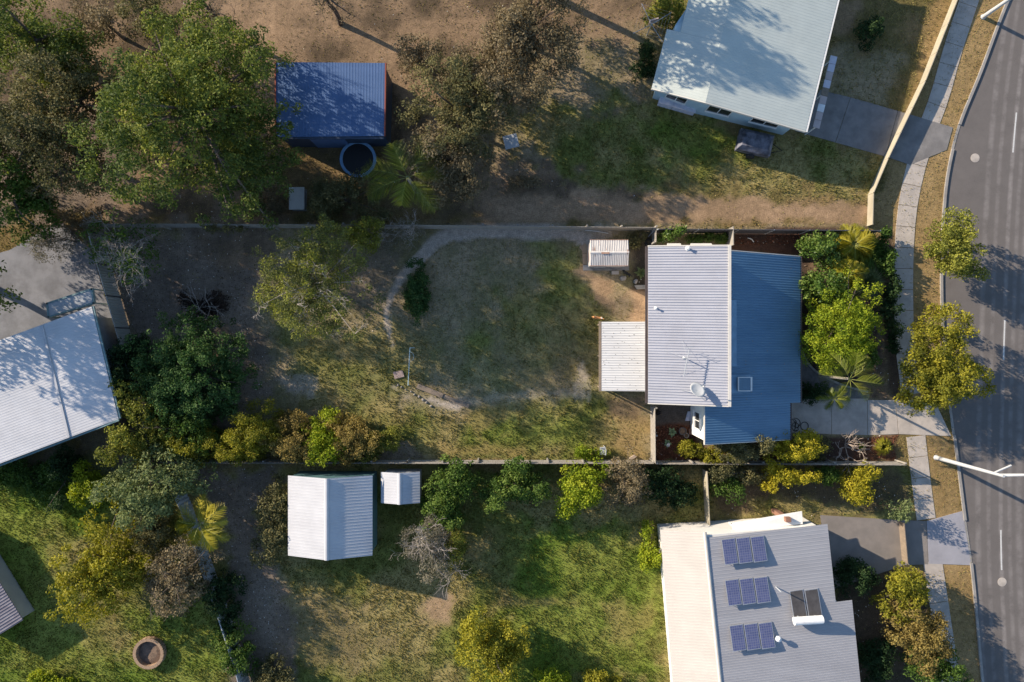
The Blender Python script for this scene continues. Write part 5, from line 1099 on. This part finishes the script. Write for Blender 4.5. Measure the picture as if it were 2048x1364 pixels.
ks = ((e1b.y - rg.y) * tvd.x - (e1b.x - rg.x) * tvd.y) / det; tl_ = rg + rgd * ks
roof_faces([((*g0_, 3.49), (*e0, 2.75), (*(tl_ + tv), 2.75), (*tl_, 3.49)), ((*(tl_ + rgd * .004), 3.49), (*(e1b + rgd * .004), 2.65), (*(e1b + rgd * (HL - ks)), 2.65), (*(rg + rgd * HL), 3.49))], M['roof_lilac'], hs3, n=(22, 54))
q = MB(); q.hexa([(rg.x - .1, rg.y, 3.5), (rg.x + .14, rg.y, 3.5), (rg.x + rgd.x * HL + .14, rg.y + rgd.y * HL, 3.5), (rg.x + rgd.x * HL - .1, rg.y + rgd.y * HL, 3.5), (rg.x - .04, rg.y, 3.58), (rg.x + .05, rg.y, 3.58), (rg.x + rgd.x * HL + .05, rg.y + rgd.y * HL, 3.58), (rg.x + rgd.x * HL - .04, rg.y + rgd.y * HL, 3.58)]); q.build('ridge_cap', M['roof_cream'], hs3)
u3 = (e0 - rg).normalized()
wa, wb, wc = L0 + Vector((.4, -.35)), rg + Vector((0, -.25)), e0 + Vector((-.7, -.12))
wall_block([wa, wb, wc, wc + rgd * kk, e1b + Vector((-.6, 0)) + rgd * .6, e1b + Vector((-.6, 0)) + rgd * (HL - kk), L0 + dwn * (HL - .5) + Vector((.4, 0))], [2.85, 3.40, 2.7, 2.7, 2.6, 2.6, 2.85], M['wall_white'], hs3)
wall_window(hs3, wb, wc, .32, .45, 1.0, 2.1, (0, 1)); wall_window(hs3, wb, wc, .62, .78, 1.0, 2.1, (0, 1))
q = MB(); q.hexa([(*(wb + Vector((2.2, .02))), 2.5), (*(wc + Vector((-.8, .02))), 2.3), (*(wc + Vector((-.8, .85))), 2.15), (*(wb + Vector((2.2, .55))), 2.3), (*(wb + Vector((2.2, .02))), 2.56), (*(wc + Vector((-.8, .02))), 2.36), (*(wc + Vector((-.8, .85))), 2.21), (*(wb + Vector((2.2, .55))), 2.36)]); q.build('window_awning', M['trim_white'], hs3)
q = MB(); q.obox(e0 + Vector((-2.6, .25)), (1, 0), .35, .3, 0, 2.7); q.build('chimney', M['wall_brick'], hs3)
def rz(p):      # height of the grey roof slope under a spot
    n_ = Vector((-rgd.y, rgd.x));  d_ = abs((Vector(p[:2]) - rg).dot(n_)); wd = abs((e0 - rg).dot(n_)); return 3.49 - .74 * min(1.2, d_ / wd)
def panel(px, py, w, l, tilt, mat, name):
    zr = rz(G(px, py)); x, y, z = P(px, py, zr + .3); x2 = Vector((x, y)); zr = rz(x2); th = part_group(name, hs3, (x, y, zr)); U = Vector((-rgd.y, rgd.x)).normalized()
    if U.x < 0: U = -U
    V = -rgd; c3 = Vector((x, y, zr + .32))
    def corner(u, v): return c3 + Vector((U.x, U.y, -.10)) * u + Vector((V.x, V.y, 0)) * v + Vector((0, 0, (v + l / 2) * -tilt))
    def slab_(hw_, hl_, d0, d1): return [tuple(corner(a_, b_) + Vector((0, 0, d0))) for a_, b_ in ((-hw_, -hl_), (hw_, -hl_), (hw_, hl_), (-hw_, hl_))] + [tuple(corner(a_, b_) + Vector((0, 0, d1))) for a_, b_ in ((-hw_, -hl_), (hw_, -hl_), (hw_, hl_), (-hw_, hl_))]
    q = MB(); q.hexa(slab_(w / 2, l / 2, -.035, 0)); q.build('frame', M['metal'], th)
    q = MB(); q.hexa(slab_(w / 2 - .045, l / 2 - .045, .001, .006)); q.build('glass', mat, th)
    q = MB()
    for u in (-w * .4, w * .4):
        for v in (-l * .45, l * .45): p = corner(u, v); q.tube([(p.x, p.y, rz(p) - .02), tuple(p - Vector((0, 0, .03)))], .02, 4)
    q.build('bracket', M['metal_grey'], th)
for r_, (yy, x0_) in enumerate(((1103, 1460), (1185, 1467), (1276, 1476))):
    for c_ in range(3): panel(x0_ + 29 * c_, yy - 2.5 * c_, .93, 1.62, .16, M['solar'], 'solar_panel')
M['collector'] = surf('collector', (0.06, 0.055, 0.055), (0.09, 0.085, 0.085), rough=.3, scale=3)
for c_ in range(2): panel(1597 + 30 * c_, 1208 - 2 * c_, .95, 1.75, .16, M['collector'], 'solar_collector')
x, y, z = P(1617, 1241, 3.6); zt = rz((x, y)); wt = part_group('hot_water_tank', hs3, (x, y, zt)); q = MB(); q.tube([(x - .95, y - .06, zt + .62), (x + .95, y + .06, zt + .62)], .27, 16); q.build('cylinder', M['white_tank'], wt, smooth=False)
q = MB()
for u in (-.6, .6): q.box(x + u - .04, x + u + .04, y - .2, y + .2, zt - .08, zt + .4)
q.build('cradle', M['metal_grey'], wt)
x, y, z = P(1557, 1278, 3.5); zt = rz((x, y)); q = MB(); q.tube([(x, y, zt - .03), (x, y, zt + .35)], .09, 10); q.lathe((x, y, zt + .35), [(.02, .2), (.17, .12), (.2, 0), (.1, -.03)], 12); q.build('roof_vent', M['white_tank'], hs3)
x, y, z = P(1556, 1178, 3.5); zt = rz((x, y)); q = MB(); q.tube([(x, y, zt - .03), (x, y, zt + .9)], .04, 8); q.build('vent_pipe', M['metal_grey'], hs3)
# street lights
def lamp(px, py, h, arm, label, arm2=None):
    x, y = G(px, py); th = thing('street_light', label, 'street light', (x, y, 0)); q = MB(); q.tube([(x, y, 0), (x, y, h * .5), (x, y, h)], [.15, .12, .09], 10); q.build('pole', M['pole_white'], th)
    q = MB(); q.lathe((x, y, 0), [(.19, 0), (.19, .03), (.12, .12)], 12); q.build('base', M['metal_grey'], th)
    q = MB(); e = Vector((x, y, h)); a_ = Vector(arm); q.tube([e - Vector((0, 0, .3)), e + a_ * .4 + Vector((0, 0, .2)), e + a_], [.10, .08, .07], 8); q.build('arm', M['pole_white'], th)
    if arm2: q = MB(); q.tube([Vector((x, y, h * .86)), Vector((x, y, h * .86)) + Vector(arm2)], .06, 7); q.build('bracket', M['pole_white'], th)
    q = MB(); e2 = e + a_; d = a_.normalized(); q.tube([e2 - d * .1, e2 + d * .25, e2 + d * .7], [.09, .16, .08], 10); q.build('lantern', M['trim_white'], th)
lamp(1872, 915, 6.9, (2.6, .35, .35), 'tall street light leaning across the road by the driveway verge', (1.1, .5, .05))
lamp(1966, 34, 6.5, (2.5, .2, .4), 'street light on the upper verge beside the road')
for px, py in ((1950, 316), (2004, 1164)):
    x, y = G(px, py); q = MB(); q.lathe((x, y, 0.004), [(.32, 0), (.32, .012), (.27, .016), (0, .016)], 20); tag(q.build('manhole_cover', M['concrete'], loc=(x, y, 0)), 'pale round manhole cover on the road ' + ('opposite the cream fence' if py < 600 else 'below the street light'), 'manhole cover')
# ------------------------------------------------------------------ trees and shrubs, block first
T = tree
T('shade_tree', 622, 565, 104, 106, 2.2, 7.0, 'sparse', 'airy yellow green tree with thin twigs in the middle of the yard', leaf=.13, k=3.4, clump=.55, gaps=.12, twig=45, trunk=.11, bark='bark_pale')
T('dense_tree', 374, 744, 104, 102, 0.2, 4.2, 'dense', 'big dense dark green tree in the corner of the shaded yard', leaf=.17, k=6, clump=.6, dome=True)
T('bare_tree', 232, 503, 64, 66, 1.2, 4.6, 'green', 'half bare tree with tangled grey branches at the ribbed metal fence', leaf=.2, k=1.5, clump=.6, gaps=.45, twig=90, bark='bark_pale')
T('shrub', 278, 690, 18, 22, 0.2, 1.8, 'dark', 'dark green shrub squeezed against the ribbed metal fence', 'shrub', leaf=.16, clump=.45)
T('shrub', 322, 850, 44, 62, 0.2, 3.4, 'yolive', 'olive shrub with grey twigs below the big dense dark tree', 'shrub', leaf=.13, k=4, clump=.45, twig=14)
T('shrub', 378, 866, 56, 46, 0.2, 3.4, 'green', 'mid green shrub between the dark tree and the golden row', 'shrub', leaf=.16, k=5, clump=.5)
T('shrub', 425, 897, 72, 38, 0.3, 3.6, 'gold', 'yellowish olive shrub at the left end of the golden row', 'shrub', leaf=.13, clump=.45)
T('shrub', 500, 868, 64, 56, 0.3, 3.6, 'gold', 'tall golden green shrub standing highest in the row on the south fence', 'shrub', leaf=.13, clump=.5)
T('shrub', 578, 876, 58, 50, 0.3, 3.2, 'orange', 'rusty orange shrub between the golden and lime shrubs', 'shrub', leaf=.12, clump=.45)
T('shrub', 648, 874, 50, 52, 0.3, 3.4, 'lime', 'bright lime green shrub among orange shrubs on the south fence', 'shrub', leaf=.15, clump=.5)
T('shrub', 706, 882, 50, 48, 0.3, 3.0, 'orange', 'orange shrub right of the bright lime one', 'shrub', leaf=.12, clump=.42)
T('shrub', 756, 894, 42, 34, 0.1, 1.9, 'yolive', 'small olive shrub ending the colourful row on the south lawn', 'shrub', leaf=.12, clump=.4)
T('fence_tree', 700, 468, 62, 30, 1.0, 3.6, 'yolive', 'low yellow green tree leaning over the north fence above the airy tree', leaf=.16, k=4, clump=.5, twig=10)
T('shrub', 447, 456, 40, 9, .6, 2.0, 'olive', 'thin olive shrub poking over the north fence in deep shade', 'shrub', leaf=.14, k=3, clump=.35)
T('bare_shrub', 800, 470, 50, 26, .3, 2.2, 'grey', 'grey leafless shrub beside the start of the bicycle track', 'shrub', leaf=.1, k=1.0, clump=.4, gaps=.4, twig=26, bark='bark_pale')
T('conifer_hedge', 833, 576, 25, 57, 0.05, 1.9, 'dense', 'narrow dark green hedge beside the bicycle track', 'hedge', leaf=.12, k=7, clump=.35, dome=True)
T('shrub', 1342, 469, 27, 15, 0.3, 2.4, 'glossy', 'bright green bush above the cream window hoods', 'shrub', leaf=.2, clump=.4)
T('hedge', 1415, 477, 44, 13, 0.05, 1.0, 'green', 'low dark green hedge between the bright bush and the side gate', 'hedge', leaf=.13, clump=.35)
T('weed_bush', 1272, 478, 22, 20, 0.02, .8, 'olive', 'straggly olive weeds right of the rusty shed', 'plant', leaf=.12, k=3, clump=.3, gaps=.2)
T('shrub', 1182, 905, 32, 16, 0.05, 1.2, 'lime', 'lime green bush against the south fence', 'shrub', leaf=.15, k=3.2, clump=.35, gaps=.15)
# front garden
T('shrub', 1640, 497, 36, 32, 0.5, 3.3, 'glossy', 'glossy green shrub at the north end of the front garden', 'shrub', leaf=.2, clump=.45)
T('shrub', 1648, 558, 48, 50, 0.5, 3.6, 'glossy', 'wide glossy green shrub against the corner of the blue roof', 'shrub', leaf=.2, clump=.5)
T('shade_tree', 1690, 654, 74, 82, 1.0, 5.0, 'lime', 'large bright lime green tree filling the front garden', leaf=.15, k=5.5, clump=.55, dome=True)
T('shrub', 1738, 705, 22, 28, 0.2, 2.0, 'green', 'dark green foliage low beside the large lime tree', 'shrub', leaf=.16, clump=.45)
T('shrub', 1625, 786, 30, 22, 0.05, 1.2, 'dark', 'low dark shrub between the blue roof and the driveway', 'shrub', leaf=.13, clump=.35)
palm(1708, 490, 46, 1.5, 'golden leaved palm clump at the north end of the front garden', 18, 'palm_yellow', seed=4, nleaf=24, lw=.035)
palm(1698, 548, 40, 2.1, 'yellow green palm between glossy shrubs in the front garden', 16, 'palm_yellow', seed=5, nleaf=24, lw=.035)
tussock(1722, 503, 42, 'dark green strappy grass clump in the fence corner of the front garden', 'green', 420, 1.0, seed=8, wide=.035)
tussock(1727, 566, 34, 'grey green grass clump right of the yellow green palm', 'pale', 420, 1.0, seed=9, wide=.02)
T('dry_shrub', 1700, 512, 40, 18, .05, .8, 'orange', 'brown dry ferns under the golden palm clump', 'plant', leaf=.14, k=3, clump=.3)
palm(1699, 758, 68, 4.4, 'slender palm with spreading green fronds below the lime tree', 8, 'palm', seed=11, nleaf=22, lw=.032)
palm(1668, 797, 32, 1.5, 'small young palm at the edge of the driveway', 6, 'palm', seed=12, nleaf=18, lw=.05)
T('shrub', 1592, 893, 54, 38, 0.6, 3.1, 'yellow', 'brightest yellow shrub at the right of the garage', 'shrub', leaf=.13, clump=.42)
T('shrub', 1492, 893, 54, 38, 0.5, 3.2, 'olive', 'olive green shrub touching the bottom edge of the blue roof', 'shrub', leaf=.14, clump=.45)
T('shrub', 1415, 905, 56, 22, 0.1, 1.6, 'gold', 'low golden green shrub below the white garage wall', 'shrub', leaf=.12, clump=.35)
T('shrub', 1640, 900, 24, 24, 0.05, 1.2, 'olive', 'thin olive shrub between the yellow shrub and the dead bare one', 'shrub', leaf=.12, k=3, clump=.35)
tussock(1762, 892, 17, 'green yellow grass clump at the driveway corner by the street', 'gold', 320, .6, seed=10)
dx_, dy_ = G(1690, 893); db = thing('dead_shrub', 'dead bare shrub with pale forked branches beside the driveway', 'shrub', (dx_, dy_, 0)); q = MB(); rnd = random.Random(21)
for k in range(7):
    a_ = k * .9 + rnd.uniform(-.3, .3); grow(q, Vector((dx_, dy_, .05)), Vector((math.cos(a_) * .8, math.sin(a_) * .8, .75)).normalized(), .8, .04, 3, rnd, .8)
q.build('branches', M['dead_wood'], db)
# street side
T('street_shrub', 1776, 505, 20, 46, 0.1, 1.6, 'green', 'mid green shrub on the verge beside the front garden corner', 'shrub', leaf=.2, clump=.5)
T('street_shrub', 1783, 592, 20, 42, 0.1, 1.5, 'dark', 'dark shrub on the verge beside the footpath', 'shrub', leaf=.2, clump=.5)
T('street_shrub', 1790, 672, 14, 34, 0.1, 1.4, 'dark', 'low green shrub on the verge opposite the lime tree', 'shrub', leaf=.16, clump=.45)
T('street_tree', 1914, 488, 54, 66, 1.4, 4.2, 'yolive', 'olive yellow street tree by the upper kerb', leaf=.17, k=5.5, clump=.6, gaps=.05)
T('street_tree', 1900, 716, 78, 100, 1.4, 5.0, 'gold', 'large golden green street tree left of the road shade', leaf=.17, k=6, clump=.65, gaps=.06)
T('shadow_shrub', 1745, 60, 26, 30, 0.3, 2.0, 'dark', 'small dark shrub added for the house shadow inside the cream fence', 'shrub', leaf=.18, clump=.45)  # shrub added to stand for the dark cast shadow in this yard
# south east
T('shrub', 1580, 955, 50, 28, 0.2, 2.4, 'yellow', 'golden shrub behind the south fence below the yellow shrub', 'shrub', leaf=.15, clump=.45)
T('shrub', 1722, 968, 34, 38, 0.2, 2.6, 'yellow', 'round golden shrub alone near the lower footpath', 'shrub', leaf=.15, clump=.45)
T('shrub', 1478, 948, 56, 22, 0.1, 2.0, 'olive', 'olive hedge shrub behind the south fence above the cream roof', 'shrub', leaf=.15, clump=.45)
T('shrub', 1650, 952, 30, 18, 0.1, 1.6, 'green', 'small green shrub between two golden shrubs', 'shrub', leaf=.15, clump=.4)
T('street_tree', 1812, 1190, 44, 52, .6, 3.6, 'gold', 'golden green tree at the corner below the timber gate', leaf=.17, clump=.5)
T('street_tree', 1845, 1275, 58, 62, .6, 3.8, 'orange', 'mixed rusty tree right of the grey roof', leaf=.17, clump=.55)
T('street_tree', 1880, 1345, 50, 50, .6, 3.6, 'green', 'green tree at the lower kerb end', leaf=.17, clump=.5)
T('shrub', 1715, 1155, 44, 34, 0.1, 2.0, 'dark', 'dark shrub at the shaded corner of the grey roof', 'shrub', leaf=.15, clump=.45)
T('shrub', 1752, 1330, 34, 50, 0.1, 1.8, 'dark', 'dark shrub against the right edge of the grey roof', 'shrub', leaf=.15, clump=.45)
T('shrub', 1803, 1022, 24, 20, 0.8, 2.8, 'pale', 'small pale crown beside the yellowish timber gate', 'shrub', leaf=.15, k=3, clump=.35)
T('shrub', 1303, 1095, 22, 46, 0.1, 1.8, 'lime', 'bright green shrub along the left edge of the cream roof', 'shrub', leaf=.18, clump=.4)
T('shrub', 1330, 975, 64, 40, 0.1, 2.2, 'dark', 'dark green shrub mass left of the pale side fence', 'shrub', leaf=.17, k=4, clump=.5)
T('shrub', 1452, 975, 36, 30, 0.1, 1.6, 'green', 'dull green shrub right of the pale side fence', 'shrub', leaf=.15, k=3.5, clump=.4)
# south middle
T('small_tree', 905, 968, 50, 46, .4, 3.4, 'green', 'green tree right of the smaller white shed', leaf=.18, clump=.5)
T('small_tree', 1030, 970, 62, 50, .4, 3.4, 'green', 'wide green tree along the south fence in the middle of the lawn', leaf=.18, clump=.55)
T('small_tree', 1166, 982, 52, 54, .4, 3.6, 'lime', 'fresh bright green tree on the south fence', leaf=.18, clump=.55)
T('small_tree', 1252, 968, 44, 50, .4, 3.4, 'dry', 'beige leaved tree right of the fresh green tree', leaf=.15, k=4, clump=.5)
T('small_tree', 882, 1022, 42, 38, .3, 3.0, 'green', 'small dark green tree above the pale grey tree', leaf=.18, clump=.45)
T('bare_tree', 862, 1105, 56, 62, .6, 3.8, 'grey', 'pale grey half bare tree right of the larger white shed', leaf=.12, k=2.2, clump=.5, gaps=.15, twig=60, bark='bark_pale')
T('small_tree', 910, 1085, 22, 44, .3, 2.8, 'yolive', 'thin olive tree tight against the pale grey tree', leaf=.15, clump=.4)
T('small_tree', 988, 1310, 66, 72, .5, 4.2, 'gold', 'golden green tree on the lower lawn', leaf=.18, clump=.6)
T('small_tree', 1110, 1378, 40, 36, .3, 2.8, 'lime', 'yellow green bush at the bottom edge of the lawn', 'shrub', leaf=.17, clump=.45)
T('small_tree', 1208, 1376, 38, 30, .3, 2.4, 'gold', 'olive yellow bush at the bottom edge near the cream roof', 'shrub', leaf=.16, clump=.45)
T('small_tree', 540, 1050, 40, 84, .3, 2.6, 'olive', 'olive bushes along the left wall of the larger white shed', 'shrub', leaf=.16, k=3.4, clump=.5, gaps=.1)
# south west
T('pale_tree', 296, 975, 92, 72, .8, 5.0, 'pale', 'broad pale green tree touching the lower left corner of the block', leaf=.2, clump=.65)
T('golden_tree', 205, 1130, 76, 108, .8, 5.0, 'gold', 'tall golden olive tree above the fire pit', leaf=.19, clump=.65)
T('dry_tree', 345, 1155, 66, 72, .8, 4.6, 'dry', 'beige grey tree beside the pale metal fence', leaf=.16, k=4, clump=.55, twig=15)
palm(400, 1048, 62, 3.2, 'dark yellowish palm by the pale metal fence', 11, 'palm_yellow', seed=31, nleaf=24, lw=.06)
T('shrub', 300, 1065, 40, 40, .3, 3.2, 'olive', 'brownish olive shrub between the pale tree and the beige tree', 'shrub', leaf=.16, clump=.45)
T('hedge', 60, 965, 78, 46, .1, 1.6, 'green', 'bright green hedge below the pale roofed house', 'hedge', leaf=.16, clump=.5)
T('shrub', 185, 968, 42, 40, .2, 2.6, 'lime', 'lime green bush left of the broad pale tree', 'shrub', leaf=.17, clump=.5)
T('conifer', 125, 955, 24, 60, .2, 3.0, 'dark', 'dark slender conifer below the corner of the pale roof', leaf=.15, clump=.4)
T('shrub', 440, 1215, 40, 60, .2, 2.6, 'dark', 'dark shrub at the shaded side passage', 'shrub', leaf=.17, clump=.5)
T('shrub', 465, 1300, 42, 50, .2, 2.4, 'green', 'green shrub at the bottom of the side passage', 'shrub', leaf=.17, clump=.5)
T('shrub', 545, 1360, 40, 40, .2, 2.2, 'olive', 'olive shrub at the bottom edge by the brown passage', 'shrub', leaf=.16, clump=.45)
T('shrub', 110, 1368, 50, 24, .1, 1.4, 'lime', 'lime green ground shrub at the bottom left edge', 'shrub', leaf=.16, clump=.4)
T('fence_tree', 238, 725, 26, 50, .6, 3.4, 'dark', 'dark tree between the pale roof and the ribbed metal fence', leaf=.18, clump=.5)
T('fence_tree', 262, 845, 46, 84, .6, 4.4, 'yolive', 'tall olive tree at the right corner of the pale roof', leaf=.18, clump=.55)
T('bare_shrub', 130, 478, 70, 42, .3, 2.0, 'grey', 'greyish bare scrub above the concrete courtyard', 'shrub', leaf=.11, k=1.4, clump=.5, gaps=.3, twig=30)
# north west wood
T('gum_tree', 368, 212, 168, 190, 3.0, 12.0, 'gum', 'largest gum tree with a broad olive green crown left of the navy shed', leaf=.19, k=5.8, clump=.8, gaps=.03)
T('gum_tree', 55, 70, 100, 92, 3.0, 9.0, 'gum', 'gum tree in the top left corner of the view', leaf=.19, k=5, clump=.8, gaps=.03)
T('gum_tree', 135, 195, 84, 92, 2.5, 8.0, 'olive', 'brownish gum tree left of the largest gum', leaf=.18, k=4.6, clump=.7, gaps=.06)
T('gum_tree', 30, 250, 84, 96, 2.5, 8.5, 'olive', 'olive gum tree at the left edge', leaf=.18, k=4.6, clump=.7, gaps=.06)
T('gum_tree', 15, 400, 56, 70, 1.5, 7.0, 'green', 'dark green tree at the left edge above the courtyard', leaf=.22, clump=.7)
T('gum_tree', 195, 35, 60, 46, 1.0, 5.0, 'dry', 'dry beige tree at the top edge beside the corner gum', leaf=.18, k=3, clump=.6, gaps=.15)
T('shrub', 160, 440, 50, 24, .2, 1.8, 'dry', 'beige scrub just outside the upper left corner of the block', 'shrub', leaf=.14, k=3, clump=.45)
T('gum_tree', 110, 330, 84, 66, 2.0, 7.0, 'olive', 'olive gum tree between the left edge tree and the largest gum', leaf=.18, k=3.6, clump=.7, gaps=.12)
T('gum_tree', 470, 335, 70, 60, 1.2, 4.6, 'gum', 'lower gum tree tucked under the right side of the largest gum', leaf=.18, k=4, clump=.7, gaps=.06)
T('gum_tree', 285, 20, 50, 46, 1.5, 6.0, 'olive', 'small olive gum at the top edge above the largest gum', leaf=.17, k=3.4, clump=.6, gaps=.12)
T('dry_tree', 1070, 40, 88, 90, 1.5, 6.5, 'dry', 'dry beige tree at the top of the row beside the shaded track', leaf=.17, k=4.4, clump=.7, gaps=.06)
T('dry_tree', 1000, 130, 90, 88, 1.5, 6.2, 'dry', 'second dry tree down the row beside the shaded track', leaf=.17, k=4.4, clump=.7, gaps=.06)
T('dry_tree', 915, 215, 100, 94, 1.5, 6.0, 'olive', 'olive dry tree in the row right of the navy shed', leaf=.17, k=4.4, clump=.7, gaps=.06)
T('dry_tree', 895, 315, 80, 80, 1.0, 5.0, 'dry', 'lowest dry tree of the row beside the tall palm', leaf=.17, k=4.4, clump=.65, gaps=.06)
T('bare_tree', 402, 2, 40, 34, 2.5, 7.0, 'dry', 'tall bare tree at the top edge throwing a long thin shadow', leaf=.14, k=.8, clump=.5, gaps=.3, twig=30)
T('bare_tree', 640, -28, 46, 40, 2.5, 7.5, 'dry', 'bare tree just past the top edge left of the dry row', leaf=.14, k=1.0, clump=.5, gaps=.3, twig=30)
T('dry_tree', 850, 115, 58, 52, .6, 4.0, 'dry', 'small dry tree at the upper right of the navy shed', leaf=.17, k=2.6, clump=.6, gaps=.25)
T('shrub', 692, 398, 76, 50, .2, 2.6, 'olive', 'wide olive shrub in front of the trampoline', 'shrub', leaf=.15, k=4, clump=.55)
T('shrub', 530, 405, 46, 34, .1, 1.4, 'dry', 'low dry scrub below the largest gum', 'shrub', leaf=.14, k=2.6, clump=.45, gaps=.2)
T('shrub', 1050, 370, 34, 20, .1, .9, 'dry', 'low dry scrub beside the shaded track', 'shrub', leaf=.12, k=2.5, clump=.4, gaps=.2)
palm(815, 355, 92, 4.2, 'tall green palm between the trampoline and the dry trees', 7, 'palm', seed=41, nleaf=26, lw=.06, trunk_r=.14)
T('shrub', 1335, 20, 40, 34, .2, 2.6, 'yolive', 'olive bush at the left wall of the sage roofed house', 'shrub', leaf=.17, clump=.5)
T('shrub', 1290, 120, 24, 34, .1, 1.6, 'dark', 'dark bush near the rotary clothes hoist', 'shrub', leaf=.16, clump=.4)
# trees just outside the picture whose shade falls into it
T('gum_tree', 1090, -155, 130, 105, 4, 11, 'gum', 'tall gum tree beyond the top edge shading the sage roof', leaf=.25, k=5, clump=1.0, gaps=.03)
T('gum_tree', -170, 560, 130, 130, 3, 9.5, 'gum', 'tall gum tree beyond the left edge shading the pale roof', leaf=.26, k=3.6, clump=1.0, gaps=.15)
T('gum_tree', -130, 330, 110, 120, 3, 10, 'gum', 'gum tree beyond the left edge behind the olive gum', leaf=.26, k=4, clump=1.0, gaps=.08)
# ------------------------------------------------------------------ grass, leaf litter, bark chips
def scatter(name, n, weight, make, mat, label, seed, x0=-37.2, x1=37.2, y0=-25, y1=25):
    rng = np.random.default_rng(seed); xs, ys, cs, gs = [], [], [], []
    x = rng.uniform(x0, x1, n); y = rng.uniform(y0, y1, n); c, g, l = cover(x, y); w = weight(g, l); keep = rng.uniform(size=n) < w
    if name == 'grass': keep &= rng.uniform(size=n) < np.clip((fbm(x, y, 2.0, 91, 3) - .3) / .25, .45, 1)
    for poly in PAVED:
        d, ins = seg_dist(x, y, poly, True); keep &= ~ins
    v, tint, k = make(x[keep], y[keep], c[keep], g[keep], rng)
    o = np_mesh(name, v, k, mat, None, tint); tag(o, label, name.replace('_', ' '), kind='stuff'); return o
PAVED = [[tuple(p) for p in kl] + [(60, -60), (60, 60)]] + [[G(*q) for q in p] for p in ([(1560, 798), (1868, 798), (1902, 872), (1560, 868)], [(1590, 262), (1640, 180), (1905, 255), (1893, 300), (1820, 330)], [(1640, 1030), (1924, 1022), (1942, 1130), (1660, 1180)], [(-200, 560), (20, 500), (120, 440), (182, 500), (225, 640), (-200, 760)], [(1603, 706), (1657, 760), (1738, 788), (1738, 799), (1600, 799)], [(1290, 490), (1600, 490), (1600, 888), (1390, 888), (1390, 806), (1290, 806)])]
def blades(x, y, c, g, rng):
    n = len(x); a = rng.uniform(0, 6.283, n); h = rng.uniform(.05, .13, n) * (.6 + .6 * g) * (.75 + .6 * np.clip((fbm(x, y, 1.3, 95, 3) - .35) / .3, 0, 1)); w = rng.uniform(.022, .045, n); ln = rng.uniform(0, .09, n); b_ = rng.uniform(0, 6.283, n)
    dx, dy = np.cos(a) * w, np.sin(a) * w; z = np.zeros(n)
    v = np.stack([np.stack([x - dx, y - dy, z], 1), np.stack([x + dx, y + dy, z], 1), np.stack([x + np.cos(b_) * ln, y + np.sin(b_) * ln, h], 1)], 1).reshape(-1, 3)
    green = np.clip((c[:, 1] / (c[:, 0] + 1e-6) - .62) / .75, 0, 1)
    return v, np.clip(.88 - .78 * green + rng.normal(0, .16, n), 0, 1), 3
scatter('grass', 900000, lambda g, l: np.clip(g, 0, 1) ** 1.3 * .8, blades, L['grass'], 'short dry and green grass on the yards and verges', 5)
def chips(x, y, c, g, rng, s=1.0):
    n = len(x); nr = unit(rng.normal(size=(n, 3)) * .45 + np.array([0, 0, 1])); pos = np.stack([x, y, rng.uniform(.01, .05, n)], 1)
    return leaf_quads(pos, nr, .10 * s, .06 * s, rng), np.where(rng.uniform(size=n) < .10, 1.0, np.clip(rng.beta(1.2, 3.2, n) * .8, 0, 1)), 4
scatter('leaf_litter', 420000, lambda g, l: np.clip(l - .12, 0, 1) ** 1.4 * .26, chips, L['litter'], 'fallen leaves scattered over the bare soil', 6)
def chips2(x, y, c, g, rng): return chips(x, y, c, g, rng, 1.25)
red = lambda c: np.clip((c[:, 0] / (c[:, 1] + 1e-6) - 1.75) / .3, 0, 1)
def red_scatter():
    rng = np.random.default_rng(8); x = rng.uniform(G(1300, 0)[0], G(1800, 0)[0], 90000); y = rng.uniform(G(0, 925)[1], G(0, 455)[1], 90000); c, g, l = cover(x, y); keep = rng.uniform(size=len(x)) < red(c) * .9
    for poly in PAVED[1:]:
        d, ins = seg_dist(x, y, poly, True); keep &= ~ins | ((y < G(0, 850)[1]) & (x < G(1392, 0)[0]))
    x, y = x[keep], y[keep]; v, tnt, k = chips2(x, y, c[keep], g[keep], rng); o = np_mesh('bark_chips', v, 4, L['redchip'], None, tnt); tag(o, 'red brown bark chips on the garden beds', 'bark chips', kind='stuff')
red_scatter()
